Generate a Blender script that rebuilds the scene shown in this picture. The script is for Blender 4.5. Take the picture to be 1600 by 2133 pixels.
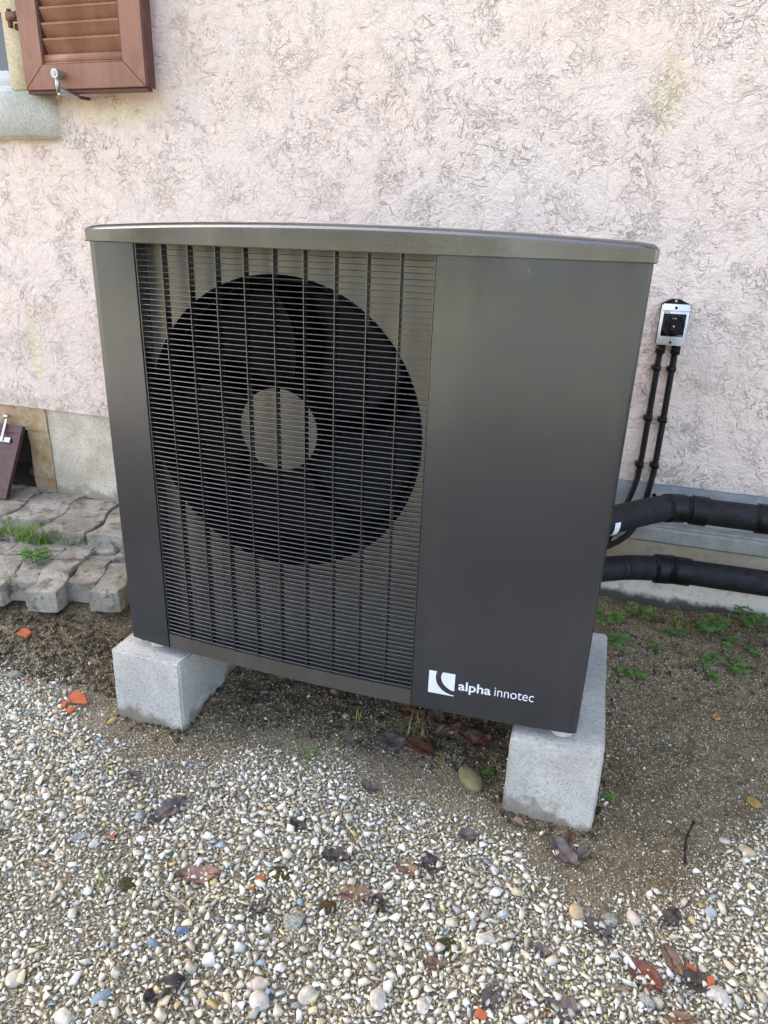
import bpy, bmesh, math, random
import numpy as np
from mathutils import Vector, Matrix, noise as mnoise

for o in list(bpy.data.objects):
    bpy.data.objects.remove(o, do_unlink=True)
SC = bpy.context.scene
COL = SC.collection
R = math.radians

# ---------------------------------------------------------------- camera
cam_d = bpy.data.cameras.new('camera')
cam = bpy.data.objects.new('camera', cam_d); COL.objects.link(cam)
cam_d.sensor_fit = 'VERTICAL'; cam_d.sensor_height = 24.0
cam_d.lens = 24.0 * 1434.49 / 2133.0
cam_d.clip_start = 0.05; cam_d.clip_end = 600
yaw, pitch, roll = 0.2947, 0.3686, 0.0369
cy, sy, cp, sp, cr, sr = math.cos(yaw), math.sin(yaw), math.cos(pitch), math.sin(pitch), math.cos(roll), math.sin(roll)
fwd = Vector((-sy*cp, cy*cp, -sp)); right = Vector((cy, sy, 0)); up = right.cross(fwd)
r2 = right*cr + up*sr; u2 = up*cr - right*sr
mw = Matrix((r2, u2, -fwd)).transposed().to_4x4()
mw.translation = Vector((1.2495, -1.5161, 1.1369))
cam.matrix_world = mw
SC.camera = cam
SC.render.resolution_x = 768; SC.render.resolution_y = 1024

# ---------------------------------------------------------------- sky, sun, exposure
SUN_EL = R(31); SUN_AZ = R(-54)          # azimuth from +Y (behind the house), negative = to the left
world = bpy.data.worlds.new('World'); SC.world = world; world.use_nodes = True
wn = world.node_tree.nodes; wl = world.node_tree.links
sky = wn.new('ShaderNodeTexSky'); sky.sky_type = 'NISHITA'; sky.sun_disc = False
sky.sun_elevation = SUN_EL; sky.sun_rotation = SUN_AZ
sky.air_density = 0.55; sky.dust_density = 5.0; sky.ozone_density = 0.0
tint = wn.new('ShaderNodeMix'); tint.data_type = 'RGBA'; tint.blend_type = 'MULTIPLY'
tint.inputs[0].default_value = 1.0; tint.inputs[7].default_value = (1.10, 1.0, 0.86, 1)     # hazy, slightly warm daylight
wl.new(sky.outputs[0], tint.inputs[6]); wl.new(tint.outputs[2], wn['Background'].inputs[0]); wn['Background'].inputs[1].default_value = 0.15
sun_d = bpy.data.lights.new('sun', 'SUN'); sun_d.energy = 3.6; sun_d.angle = R(0.53); sun_d.color = (1.0, 0.95, 0.87)
sun = bpy.data.objects.new('sun', sun_d); COL.objects.link(sun)
sd = Vector((math.sin(SUN_AZ)*math.cos(SUN_EL), math.cos(SUN_AZ)*math.cos(SUN_EL), math.sin(SUN_EL)))
sun.rotation_euler = (-sd).to_track_quat('-Z', 'Y').to_euler()
sun.location = sd*50
SC.view_settings.view_transform = 'Standard'; SC.view_settings.look = 'None'
SC.view_settings.gamma = 1.0; SC.view_settings.use_curve_mapping = False
SC.view_settings.exposure = 3.22
SC.render.engine = 'CYCLES'

# ---------------------------------------------------------------- helpers
def mesh_from(name, verts, faces, mat, smooth=False):
    me = bpy.data.meshes.new(name)
    me.from_pydata([tuple(v) for v in verts], [], [tuple(f) for f in faces])
    for m in (mat if isinstance(mat, (list, tuple)) else [mat]):
        me.materials.append(m)
    if smooth:
        me.polygons.foreach_set('use_smooth', [True]*len(me.polygons))
    me.update()
    return me

def link(name, me, parent=None, loc=(0, 0, 0)):
    o = bpy.data.objects.new(name, me); COL.objects.link(o); o.location = loc
    if parent is not None: o.parent = parent
    return o

def world_loc(o):
    v = Vector((0, 0, 0))
    while o is not None:
        v += o.location; o = o.parent
    return v

def tag(o, label=None, cat=None, group=None, kind=None):
    if label: o['label'] = label
    if cat: o['category'] = cat
    if group: o['group'] = group
    if kind: o['kind'] = kind
    return o

def empty(name, loc, label=None, cat=None, group=None, kind=None):
    o = bpy.data.objects.new(name, None); COL.objects.link(o); o.location = loc
    o.empty_display_size = .05
    return tag(o, label, cat, group, kind)

class MB:
    """collects shapes given in world coordinates"""
    def __init__(s): s.v = []; s.f = []; s.sm = []
    def add(s, verts, faces, smooth=False):
        n = len(s.v); s.v += [Vector(v) for v in verts]
        for f in faces: s.f.append([i+n for i in f]); s.sm.append(smooth)
        return s
    def box(s, x0, x1, y0, y1, z0, z1, bev=0.0, seg=2):
        if bev <= 0:
            v = [(x0,y0,z0),(x1,y0,z0),(x1,y1,z0),(x0,y1,z0),(x0,y0,z1),(x1,y0,z1),(x1,y1,z1),(x0,y1,z1)]
            f = [(0,3,2,1),(4,5,6,7),(0,1,5,4),(1,2,6,5),(2,3,7,6),(3,0,4,7)]
            return s.add(v, f)
        bm = bmesh.new(); bmesh.ops.create_cube(bm, size=1)
        for v in bm.verts:
            v.co = Vector(((x0+x1)/2+v.co.x*(x1-x0), (y0+y1)/2+v.co.y*(y1-y0), (z0+z1)/2+v.co.z*(z1-z0)))
        bmesh.ops.bevel(bm, geom=bm.edges[:], offset=bev, segments=seg, affect='EDGES')
        return s.bm(bm, True)
    def bm(s, bm, smooth=False):
        bm.verts.index_update()
        s.add([v.co.copy() for v in bm.verts], [[v.index for v in f.verts] for f in bm.faces], smooth)
        bm.free(); return s
    def prism(s, plan, z0, z1, smooth=False):
        n = len(plan)
        v = [(p[0], p[1], z0) for p in plan]+[(p[0], p[1], z1) for p in plan]
        f = [(i, (i+1) % n, n+(i+1) % n, n+i) for i in range(n)]
        s.add(v, f, smooth)
        s.add(v, [tuple(range(n))[::-1], tuple(range(n, 2*n))]); return s
    def sheet(s, outer, inner, z0, z1):
        """wall following two plan polylines, closed"""
        n = len(outer)
        v = [(p[0],p[1],z0) for p in outer]+[(p[0],p[1],z1) for p in outer]+[(p[0],p[1],z0) for p in inner]+[(p[0],p[1],z1) for p in inner]
        f1 = [(i, i+1, n+i+1, n+i) for i in range(n-1)]
        f2 = [(2*n+i+1, 2*n+i, 3*n+i, 3*n+i+1) for i in range(n-1)]
        f3 = [(n+i, n+i+1, 3*n+i+1, 3*n+i) for i in range(n-1)]+[(i+1, i, 2*n+i, 2*n+i+1) for i in range(n-1)]
        f3 += [(0, n, 3*n, 2*n), (n-1, 2*n+n-1, 4*n-1, 2*n-1)]
        s.add(v, f1+f2+f3); return s
    def disc(s, c, r, axis='y', n=32, depth=0.003, r_in=0.0):
        def P(a, rr, d):
            u, w = rr*math.cos(a), rr*math.sin(a)
            if axis == 'y': return (c[0]+u, c[1]+d, c[2]+w)
            if axis == 'z': return (c[0]+u, c[1]+w, c[2]+d)
            return (c[0]+d, c[1]+u, c[2]+w)
        A = [2*math.pi*i/n for i in range(n)]
        if r_in <= 0:
            v = [P(a, r, 0) for a in A]+[P(a, r, depth) for a in A]
            s.add(v, [tuple(range(n)), tuple(range(2*n-1, n-1, -1))]+[(i, n+i, n+(i+1) % n, (i+1) % n) for i in range(n)])
        else:
            v = [P(a, r, 0) for a in A]+[P(a, r, depth) for a in A]+[P(a, r_in, 0) for a in A]+[P(a, r_in, depth) for a in A]
            f = []
            for i in range(n):
                j = (i+1) % n
                f += [(i, j, 2*n+j, 2*n+i), (n+j, n+i, 3*n+i, 3*n+j), (j, i, n+i, n+j), (2*n+i, 2*n+j, 3*n+j, 3*n+i)]
            s.add(v, f)
        return s
    def tube(s, pts, rad, n=12, cap=True):
        pts = [Vector(p) for p in pts]; m = len(pts)
        rad = rad if isinstance(rad, (list, tuple)) else [rad]*m
        ref = Vector((0, 0, 1)); v = []
        for i, p in enumerate(pts):
            t = (pts[min(i+1, m-1)]-pts[max(i-1, 0)]).normalized()
            if abs(t.dot(ref)) > .95: ref = Vector((0, 1, 0)) if abs(t.y) < .9 else Vector((1, 0, 0))
            a = t.cross(ref).normalized(); b = t.cross(a).normalized()
            for k in range(n):
                an = 2*math.pi*k/n
                v.append(p+(a*math.cos(an)+b*math.sin(an))*rad[i])
        f = [(i*n+k, i*n+(k+1) % n, (i+1)*n+(k+1) % n, (i+1)*n+k) for i in range(m-1) for k in range(n)]
        s.add(v, f, True)
        if cap: s.add(v[:n], [tuple(range(n))]); s.add(v[-n:], [tuple(range(n))[::-1]])
        return s
    def build(s, name, mat, parent=None, origin=None):
        if parent is not None:
            off = world_loc(parent); loc = Vector((0, 0, 0))
        else:
            off = Vector(origin) if origin is not None else Vector((0, 0, 0)); loc = off
        me = mesh_from(name, [v-off for v in s.v], s.f, mat)
        me.polygons.foreach_set('use_smooth', s.sm); me.update()
        return link(name, me, parent, loc)

def catmull(pts, step):
    pts = [Vector(p) for p in pts]; out = []
    P = [pts[0]*2-pts[1]]+pts+[pts[-1]*2-pts[-2]]
    for i in range(1, len(P)-2):
        L = (P[i+1]-P[i]).length; n = max(1, int(L/step))
        for k in range(n):
            t = k/n
            out.append(.5*((2*P[i])+(P[i+1]-P[i-1])*t+(2*P[i-1]-5*P[i]+4*P[i+1]-P[i+2])*t*t+(3*P[i]-P[i-1]-3*P[i+1]+P[i+2])*t**3))
    out.append(pts[-1]); return out

def fbm(x, y, z=0.0, oct=4):
    return mnoise.fractal(Vector((x, y, z)), 1.0, 2.0, oct)

# ---------------------------------------------------------------- materials
class NT:
    def __init__(s, name):
        s.m = bpy.data.materials.new(name); s.m.use_nodes = True
        s.n = s.m.node_tree.nodes; s.l = s.m.node_tree.links
        s.b = s.n['Principled BSDF']; s.tc = s.n.new('ShaderNodeTexCoord')
        s.geo = s.n.new('ShaderNodeNewGeometry')
        s.P = s.geo.outputs['Position']
    def set(s, **k):
        for a, v in k.items():
            i = s.b.inputs[a.replace('_', ' ')]
            if hasattr(v, 'links'): s.l.new(v, i)
            else: i.default_value = v
    def noise(s, scale, detail=3, rough=.55, dist=0.0, vec=None, out=0):
        t = s.n.new('ShaderNodeTexNoise'); t.inputs['Scale'].default_value = scale
        t.inputs['Detail'].default_value = detail; t.inputs['Roughness'].default_value = rough
        t.inputs['Distortion'].default_value = dist
        s.l.new(vec if vec is not None else s.P, t.inputs['Vector']); return t.outputs[out]
    def vor(s, scale, feature='F1', out='Distance', rnd=1.0, vec=None):
        t = s.n.new('ShaderNodeTexVoronoi'); t.feature = feature; t.inputs['Scale'].default_value = scale
        t.inputs['Randomness'].default_value = rnd
        s.l.new(vec if vec is not None else s.P, t.inputs['Vector']); return t.outputs[out]
    def math(s, op, a, b=None, clamp=False):
        t = s.n.new('ShaderNodeMath'); t.operation = op; t.use_clamp = clamp
        for i, v in enumerate((a, b)):
            if v is None: continue
            if hasattr(v, 'links'): s.l.new(v, t.inputs[i])
            else: t.inputs[i].default_value = v
        return t.outputs[0]
    def ss(s, v, a, b, lo=0.0, hi=1.0):
        t = s.n.new('ShaderNodeMapRange'); t.interpolation_type = 'SMOOTHSTEP'
        s.l.new(v, t.inputs['Value'])
        for k, x in (('From Min', a), ('From Max', b), ('To Min', lo), ('To Max', hi)): t.inputs[k].default_value = x
        return t.outputs[0]
    def mix(s, f, a, b, mode='MIX'):
        t = s.n.new('ShaderNodeMix'); t.data_type = 'RGBA'; t.blend_type = mode
        for i, v in ((0, f), (6, a), (7, b)):
            if hasattr(v, 'links'): s.l.new(v, t.inputs[i])
            elif i == 0: t.inputs[0].default_value = v
            else: t.inputs[i].default_value = (*v, 1)
        return t.outputs[2]
    def xyz(s, vec=None):
        t = s.n.new('ShaderNodeSeparateXYZ'); s.l.new(vec if vec is not None else s.P, t.inputs[0]); return t.outputs
    def scalev(s, sx, sy_, sz):
        t = s.n.new('ShaderNodeMapping'); t.inputs['Scale'].default_value = (sx, sy_, sz)
        s.l.new(s.P, t.inputs['Vector']); return t.outputs[0]
    def bump(s, h, dist, strength=1.0):
        t = s.n.new('ShaderNodeBump'); t.inputs['Distance'].default_value = dist; t.inputs['Strength'].default_value = strength
        s.l.new(h, t.inputs['Height']); s.l.new(t.outputs[0], s.b.inputs['Normal'])
    def attr(s, name):
        t = s.n.new('ShaderNodeAttribute'); t.attribute_name = name; return t.outputs['Color']
    def rnd(s):
        t = s.n.new('ShaderNodeObjectInfo'); return t.outputs['Random']

def simple(name, col, rough=.6, metal=0.0, var=.25, scale=30, bump=0.0, spec=.4):
    t = NT(name)
    d = tuple(c*(1-var) for c in col); e = tuple(min(1, c*(1+var)) for c in col)
    n = t.noise(scale, 4, .6)
    t.set(Base_Color=t.mix(t.ss(n, .3, .7), d, e), Roughness=rough, Metallic=metal)
    t.b.inputs['Specular IOR Level'].default_value = spec
    if bump: t.bump(t.noise(scale*4, 3, .6), bump)
    return t.m

def make_stucco():
    t = NT('pink_stucco'); X = t.xyz()
    warp = t.noise(6, 2, .5, 0, None, 1)
    vm = t.n.new('ShaderNodeVectorMath'); vm.operation = 'MULTIPLY_ADD'
    t.l.new(warp, vm.inputs[0]); vm.inputs[1].default_value = (.10, .10, .10); t.l.new(t.P, vm.inputs[2])
    W = vm.outputs[0]
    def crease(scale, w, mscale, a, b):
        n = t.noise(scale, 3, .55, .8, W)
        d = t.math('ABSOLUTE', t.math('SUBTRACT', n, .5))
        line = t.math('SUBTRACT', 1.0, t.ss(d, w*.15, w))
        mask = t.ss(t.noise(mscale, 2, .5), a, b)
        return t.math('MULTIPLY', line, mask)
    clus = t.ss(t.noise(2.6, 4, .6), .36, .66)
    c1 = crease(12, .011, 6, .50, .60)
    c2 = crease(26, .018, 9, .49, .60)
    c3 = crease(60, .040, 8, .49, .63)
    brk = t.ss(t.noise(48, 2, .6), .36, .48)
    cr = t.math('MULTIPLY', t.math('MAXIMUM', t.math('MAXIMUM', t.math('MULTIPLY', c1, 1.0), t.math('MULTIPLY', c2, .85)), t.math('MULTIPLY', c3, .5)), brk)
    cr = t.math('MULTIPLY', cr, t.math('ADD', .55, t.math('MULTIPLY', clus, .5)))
    spk = t.math('MULTIPLY', t.ss(t.noise(150, 2, .6), .57, .69), t.math('ADD', .25, t.math('MULTIPLY', clus, .75)))
    patch = t.ss(t.noise(1.6, 4, .6), .35, .68)
    base = t.mix(patch, (.84, .725, .64), (.84, .685, .585))
    base = t.mix(t.math('MULTIPLY', t.ss(t.noise(3.3, 4, .65), .5, .75), .5), base, (.85, .79, .745))
    # washed-out yellowish stains: one at the right, one running down at the left, one under the shutter
    def blob(cx, cz, rx, rz):
        dx = t.math('DIVIDE', t.math('SUBTRACT', X[0], cx), rx); dz = t.math('DIVIDE', t.math('SUBTRACT', X[2], cz), rz)
        d = t.math('ADD', t.math('MULTIPLY', dx, dx), t.math('MULTIPLY', dz, dz))
        d = t.math('ADD', d, t.math('MULTIPLY', t.math('SUBTRACT', t.noise(16, 3, .6), .5), 1.8))
        return t.math('SUBTRACT', 1.0, t.ss(d, .25, 1.1))
    st = t.math('MAXIMUM', blob(1.33, 1.60, .055, .13), t.math('MAXIMUM', blob(-1.17, .68, .05, .20), blob(-.62, 1.57, .24, .05)))
    base = t.mix(t.math('MULTIPLY', st, .5), base, (.76, .66, .42))
    low = t.math('MULTIPLY', t.math('SUBTRACT', 1.0, t.ss(X[2], .39, .47)), t.ss(t.noise(20, 3, .6), .4, .6))
    base = t.mix(t.math('MULTIPLY', low, .5), base, (.50, .42, .33))
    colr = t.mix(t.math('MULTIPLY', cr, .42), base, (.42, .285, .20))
    colr = t.mix(t.math('MULTIPLY', spk, .30), colr, (.36, .27, .21))
    t.set(Base_Color=colr, Roughness=.93); t.b.inputs['Specular IOR Level'].default_value = .2
    h = t.math('SUBTRACT', t.math('MULTIPLY', t.noise(38, 5, .65, .6, W), .9), t.math('MULTIPLY', cr, .5))
    h = t.math('ADD', h, t.math('MULTIPLY', t.noise(130, 3, .6), .35))
    t.bump(h, .015, 1.0)
    return t.m

def make_concrete(name, a, b, pores=1.0, soil_z=None, dirt=(.16, .13, .09)):
    t = NT(name); X = t.xyz()
    n = t.noise(7, 5, .62); n2 = t.noise(90, 3, .6)
    c = t.mix(t.ss(n, .33, .68), a, b)
    c = t.mix(t.math('MULTIPLY', t.ss(n2, .5, .70), .36), c, tuple(x*.5 for x in a))
    c = t.mix(t.math('MULTIPLY', t.ss(t.noise(210, 3, .65), .50, .66), .6), c, tuple(x*.45 for x in a))
    pv = t.math('MULTIPLY', t.math('SUBTRACT', 1.0, t.ss(t.vor(62), .07, .15)), t.ss(t.noise(13, 3, .6), .48, .62))
    c = t.mix(t.math('MULTIPLY', pv, .75*pores), c, tuple(x*.25 for x in a))
    if soil_z is not None:
        e = t.math('ADD', X[2], t.math('MULTIPLY', t.math('SUBTRACT', t.noise(14, 4, .6), .5), .16))
        m = t.math('SUBTRACT', 1.0, t.ss(e, soil_z-.012, soil_z+.03))
        c = t.mix(t.math('MULTIPLY', m, .75), c, dirt)
    t.set(Base_Color=c, Roughness=.88); t.b.inputs['Specular IOR Level'].default_value = .3
    h = t.math('SUBTRACT', t.math('ADD', t.math('MULTIPLY', n2, .5), t.noise(30, 4, .6)), pv)
    t.bump(h, .0035, .8)
    return t.m

def make_base():
    """rough concrete footing: yellowish stains, white efflorescence and black moss along the soil"""
    t = NT('footing_concrete'); X = t.xyz()
    st = t.noise(9, 5, .65, 0, t.scalev(.35, 1, 1))
    c = t.mix(t.ss(st, .36, .66), (.62, .54, .41), (.52, .41, .26))
    e = t.math('ADD', X[2], t.math('MULTIPLY', t.math('SUBTRACT', t.noise(10, 5, .7), .5), .10))
    w = t.math('SUBTRACT', 1.0, t.ss(e, -.01, .05))
    c = t.mix(t.math('MULTIPLY', w, .85), c, (.70, .68, .62))
    c = t.mix(t.math('MULTIPLY', t.ss(t.noise(34, 4, .7), .52, .7), .45), c, (.25, .21, .16))
    b = t.math('SUBTRACT', 1.0, t.ss(t.math('ADD', X[2], t.math('MULTIPLY', t.math('SUBTRACT', t.noise(16, 5, .75), .5), .07)), -.075, -.045))
    c = t.mix(t.math('MULTIPLY', b, .93), c, (.03, .03, .028))
    t.set(Base_Color=c, Roughness=.92); t.bump(t.noise(45, 5, .65), .006, .8)
    return t.m

def make_sandstone():
    t = NT('ochre_sandstone')
    n = t.noise(9, 5, .65)
    c = t.mix(t.ss(n, .35, .62), (.34, .20, .075), (.46, .37, .25))
    c = t.mix(t.math('MULTIPLY', t.ss(t.noise(60, 4, .7), .5, .7), .5), c, (.20, .13, .07))
    c = t.mix(t.math('MULTIPLY', t.ss(t.noise(5, 4, .6), .55, .72), .6), c, (.50, .46, .38))
    t.set(Base_Color=c, Roughness=.95); t.bump(t.noise(40, 5, .7), .006, .9)
    return t.m

def make_paint(name, base, rough, metal, specks=True):
    t = NT(name)
    c = t.mix(t.noise(500, 2, .5), tuple(x*.85 for x in base), tuple(x*1.15 for x in base))
    if specks:
        v = t.vor(30); m = t.math('MULTIPLY', t.math('SUBTRACT', 1.0, t.ss(v, .03, .075)), t.ss(t.noise(5, 3, .6), .50, .62))
        v2 = t.vor(110); m2 = t.math('MULTIPLY', t.math('SUBTRACT', 1.0, t.ss(v2, .03, .08)), t.ss(t.noise(3.2, 3, .6), .54, .7))
        m = t.math('MAXIMUM', t.math('MULTIPLY', m, .7), t.math('MULTIPLY', m2, .3))
        dust = t.math('MULTIPLY', t.math('MULTIPLY', t.ss(t.noise(9, 5, .65, 0, t.scalev(1, 1, .16)), .45, .75), t.ss(t.noise(2.2, 4, .6), .35, .7)), .10)
        c = t.mix(t.math('ADD', m, dust), c, (.45, .42, .36))
    r = t.ss(t.noise(4, 4, .6), .3, .7, rough-.04, rough+.06)
    t.set(Base_Color=c, Roughness=r, Metallic=metal)
    t.bump(t.noise(420, 2, .5), .0004, .4)
    return t.m

def make_soil():
    t = NT('soil'); X = t.xyz()
    n = t.noise(3.2, 5, .62); f = t.noise(75, 5, .7)
    c = t.mix(t.ss(n, .35, .65), (.150, .112, .058), (.225, .176, .102))
    c = t.mix(t.math('MULTIPLY', t.ss(f, .42, .64), .75), c, (.046, .035, .022))
    c = t.mix(t.math('MULTIPLY', t.ss(t.noise(5.5, 5, .65), .52, .68), .5), c, (.06, .047, .03))
    c = t.mix(t.math('MULTIPLY', t.ss(t.noise(11, 4, .6), .55, .75), .35), c, (.075, .085, .04))
    v = t.vor(150); cv = t.vor(150, 'F1', 'Color')
    g = t.math('MULTIPLY', t.math('SUBTRACT', 1.0, t.ss(v, .25, .42)), t.ss(t.xyz(cv)[0], .50, .62))
    c = t.mix(t.math('MULTIPLY', g, .9), c, (.56, .50, .38))
    v2 = t.vor(420); g2 = t.math('MULTIPLY', t.math('SUBTRACT', 1.0, t.ss(v2, .3, .5)), t.ss(t.xyz(t.vor(420, 'F1', 'Color'))[0], .6, .8))
    c = t.mix(t.math('MULTIPLY', g2, .75), c, (.50, .44, .32))
    ga = t.n.new('ShaderNodeAttribute'); ga.attribute_name = 'grit'
    gr_ = t.mix(t.ss(t.noise(160, 4, .7), .38, .62), (.085, .07, .042), (.42, .385, .28))
    c = t.mix(t.math('MULTIPLY', ga.outputs['Fac'], .85), c, gr_)
    far = t.math('SUBTRACT', 1.0, t.ss(X[1], -2.6, -1.2))
    c = t.mix(t.math('MULTIPLY', far, .8), c, t.mix(t.ss(t.vor(45, 'F1', 'Distance'), .2, .6), (.42, .39, .33), (.12, .10, .08)))
    t.set(Base_Color=c, Roughness=.95); t.b.inputs['Specular IOR Level'].default_value = .25
    h = t.math('ADD', t.math('MULTIPLY', f, 1.0), t.math('ADD', t.math('MULTIPLY', g, .35), t.math('MULTIPLY', t.noise(24, 4, .6), 1.2)))
    t.bump(h, .012, .9)
    return t.m

def make_pebble():
    t = NT('pebbles')
    c = t.mix(t.ss(t.noise(70, 4, .65), .4, .75), t.attr('col'), t.mix(1.0, t.attr('col'), (.78, .72, .62), 'MULTIPLY'))
    c = t.mix(t.math('MULTIPLY', t.ss(t.noise(420, 2, .6), .6, .75), .3), c, (.2, .18, .15))
    t.set(Base_Color=c, Roughness=.82); t.b.inputs['Specular IOR Level'].default_value = .3
    t.bump(t.noise(260, 3, .6), .0015, .6)
    return t.m

def make_paver():
    t = NT('paver_concrete')
    r = t.rnd()
    c = t.mix(t.ss(t.noise(8, 5, .65), .35, .65), (.27, .245, .19), (.50, .475, .41))
    c = t.mix(r, c, t.mix(1.0, c, (.82, .80, .78), 'MULTIPLY'))
    c = t.mix(t.math('MULTIPLY', t.ss(t.noise(20, 6, .72), .49, .64), .8), c, (.085, .072, .052))
    c = t.mix(t.math('MULTIPLY', t.ss(t.noise(230, 2, .6), .55, .7), .5), c, (.46, .44, .40))
    t.set(Base_Color=c, Roughness=.92); t.bump(t.math('ADD', t.noise(160, 4, .65), t.math('MULTIPLY', t.noise(34, 4, .65), 1.6)), .008, 1.0)
    return t.m

def make_leaf(name, a, b, rough=.6):
    t = NT(name)
    c = t.mix(t.ss(t.noise(60, 4, .65), .35, .65), a, b)
    c = t.mix(t.math('MULTIPLY', t.ss(t.noise(240, 3, .6), .55, .7), .5), c, tuple(x*.4 for x in a))
    t.set(Base_Color=c, Roughness=rough); t.bump(t.noise(150, 3, .6), .002, .8)
    return t.m

def make_green(name, a, b):
    t = NT(name)
    c = t.mix(t.ss(t.noise(45, 3, .6), .35, .65), a, b)
    t.set(Base_Color=c, Roughness=.55)
    t.b.inputs['Transmission Weight'].default_value = 0.0
    t.b.inputs['Subsurface Weight'].default_value = .15
    t.b.inputs['Subsurface Radius'].default_value = (.002, .004, .001)
    return t.m

def make_shutter():
    t = NT('brown_shutter_paint')
    g = t.noise(5, 4, .6, 0, t.scalev(3, 3, 1))
    c = t.mix(t.ss(g, .35, .65), (.20, .082, .045), (.265, .118, .07))
    c = t.mix(t.math('MULTIPLY', t.ss(t.noise(19, 4, .65), .55, .75), .35), c, (.30, .17, .12))
    v = t.vor(60); c = t.mix(t.math('MULTIPLY', t.math('MULTIPLY', t.math('SUBTRACT', 1.0, t.ss(v, .03, .09)), t.ss(t.noise(4, 2, .5), .5, .6)), .5), c, (.45, .38, .32))
    t.set(Base_Color=c, Roughness=.42); t.bump(t.noise(60, 3, .6), .001, .4)
    return t.m

M = {}
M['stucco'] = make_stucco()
M['block'] = make_concrete('pale_block_concrete', (.44, .44, .405), (.58, .575, .53), 1.7, -.248)
M['plinth'] = make_concrete('plinth_concrete', (.50, .44, .34), (.68, .62, .51), 1.2, .0, (.30, .25, .17))
M['sill'] = make_concrete('weathered_sill_concrete', (.60, .575, .465), (.76, .735, .64), .5)
M['jamb'] = make_concrete('weathered_jamb_concrete', (.56, .52, .35), (.72, .695, .58), .3)
M['footing'] = make_base()
M['sandstone'] = make_sandstone()
M['flash'] = simple('galvanised_sheet', (.40, .42, .43), .5, .35, .18, 14, .0008)
M['rail'] = simple('grey_aluminium_rail', (.27, .285, .27), .5, .35, .16, 22, .0006)
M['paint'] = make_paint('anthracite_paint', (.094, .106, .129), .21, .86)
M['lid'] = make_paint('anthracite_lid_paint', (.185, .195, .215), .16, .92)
M['strip'] = make_paint('brown_grey_strip_paint', (.062, .056, .048), .55, .1)
M['shroud'] = make_paint('grey_shroud_paint', (.175, .172, .15), .37, .7)
M['bar'] = simple('grille_dark_metal', (.14, .143, .145), .30, .92, .2, 220)
M['black'] = simple('matt_black_plastic', (.005, .005, .0055), .5, 0, .3, 60, 0, .22)
M['coil'] = simple('dark_coil', (.003, .003, .0035), .8, 0, .3, 60, 0, .1)
M['blade'] = simple('dark_grey_blade', (.005, .0055, .006), .5, 0, .2, 40, 0, .12)
M['white'] = simple('pale_print', (.74, .78, .86), .5, 0, .02, 10)
M['rubber_foot'] = simple('pale_rubber', (.52, .50, .46), .7, 0, .1, 60)
M['pipe'] = simple('black_pipe_insulation', (.012, .0125, .0155), .66, 0, .45, 45, .0012, .28)
M['sleeve'] = simple('black_tape', (.005, .0055, .0065), .42, 0, .4, 25, .001, .28)
M['conduit'] = simple('black_conduit', (.004, .004, .0045), .38, 0, .3, 80, 0, .25)
M['housing'] = simple('light_grey_plastic', (.74, .79, .84), .45, 0, .04, 20)
M['steel'] = simple('dull_steel', (.42, .43, .42), .38, .85, .12, 60)
M['rust'] = simple('brown_iron', (.13, .058, .042), .65, .2, .4, 60, .002)
M['shutter'] = make_shutter()
M['shutter_edge'] = simple('maroon_shutter_edge', (.10, .034, .028), .45, 0, .2, 20)
M['hatch'] = simple('burgundy_sheet', (.062, .026, .030), .45, .1, .25, 30, .0008)
M['frame_white'] = simple('white_window_paint', (.80, .81, .82), .4, 0, .02, 10)
M['soil'] = make_soil()
M['pebble'] = make_pebble()
M['paver'] = make_paver()
M['grass'] = make_green('grass_green', (.085, .20, .020), (.17, .32, .04))
M['weed'] = make_green('weed_green', (.06, .15, .025), (.11, .24, .045))
M['straw'] = simple('dry_straw', (.36, .28, .15), .75, 0, .25, 90)
M['stem'] = simple('pale_stem', (.17, .20, .07), .7, 0, .25, 90)
M['moss'] = simple('dark_moss', (.065, .066, .018), .95, 0, .6, 200, .004)
M['terra'] = simple('terracotta', (.42, .115, .045), .85, 0, .2, 60, .0015)
M['twig'] = simple('black_twig', (.014, .012, .011), .8, 0, .4, 120, .002)
t = NT('window_glass'); t.set(Base_Color=(.02, .025, .03, 1), Roughness=.03, Metallic=0.0); t.b.inputs['Specular IOR Level'].default_value = .9; M['glass'] = t.m
t = NT('lawn_green'); t.set(Base_Color=t.mix(t.ss(t.noise(.45, 5, .6), .38, .62), (.090, .090, .050), (.185, .176, .108)), Roughness=.9); M['lawn'] = t.m
M['hedge'] = simple('hedge_green', (.085, .09, .05), .8, 0, .4, 3)
M['bark'] = simple('bark', (.09, .07, .05), .9, 0, .3, 20)
M['rooftile'] = simple('roof_tile', (.25, .11, .07), .85, 0, .3, 6, .01)
M['wet'] = simple('recess_shade', (.012, .011, .010), .9)  # not damp: near-black colour stands in for shade inside the cellar opening

# ---------------------------------------------------------------- ground
def sstep(v, a, b):
    t = min(1, max(0, (v-a)/(b-a))); return t*t*(3-2*t)
def h0(x, y):
    z = -.28+.1*min(max(0, y), 1.2)+.08*sstep(y, .3, 1.0)
    z += .06*sstep(-x, .3, .55)*sstep(y, .05, .3)
    for (bx0, bx1, byf) in ((-.05, .19, -.044), (1.16, 1.393, -.033)):
        dd = math.hypot(max(bx0-x, x-bx1, 0), max(byf-y, y-.6, 0))
        z += .011*math.exp(-(dd/.035)**2)
    if y < -.95: z += -.02*sstep(-y, .95, 3)
    return z
def hgt(x, y):
    z = h0(x, y)
    if -3 < x < 5 and -3 < y < 1.3:
        z += .016*fbm(x*3.1, y*3.1, 3.3)+.006*fbm(x*11, y*11, 7.7)
        if y > -.1: z += .010*max(0, fbm(x*24, y*24, 1.1, 3))*sstep(y, -.1, .15)
    return z
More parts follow.
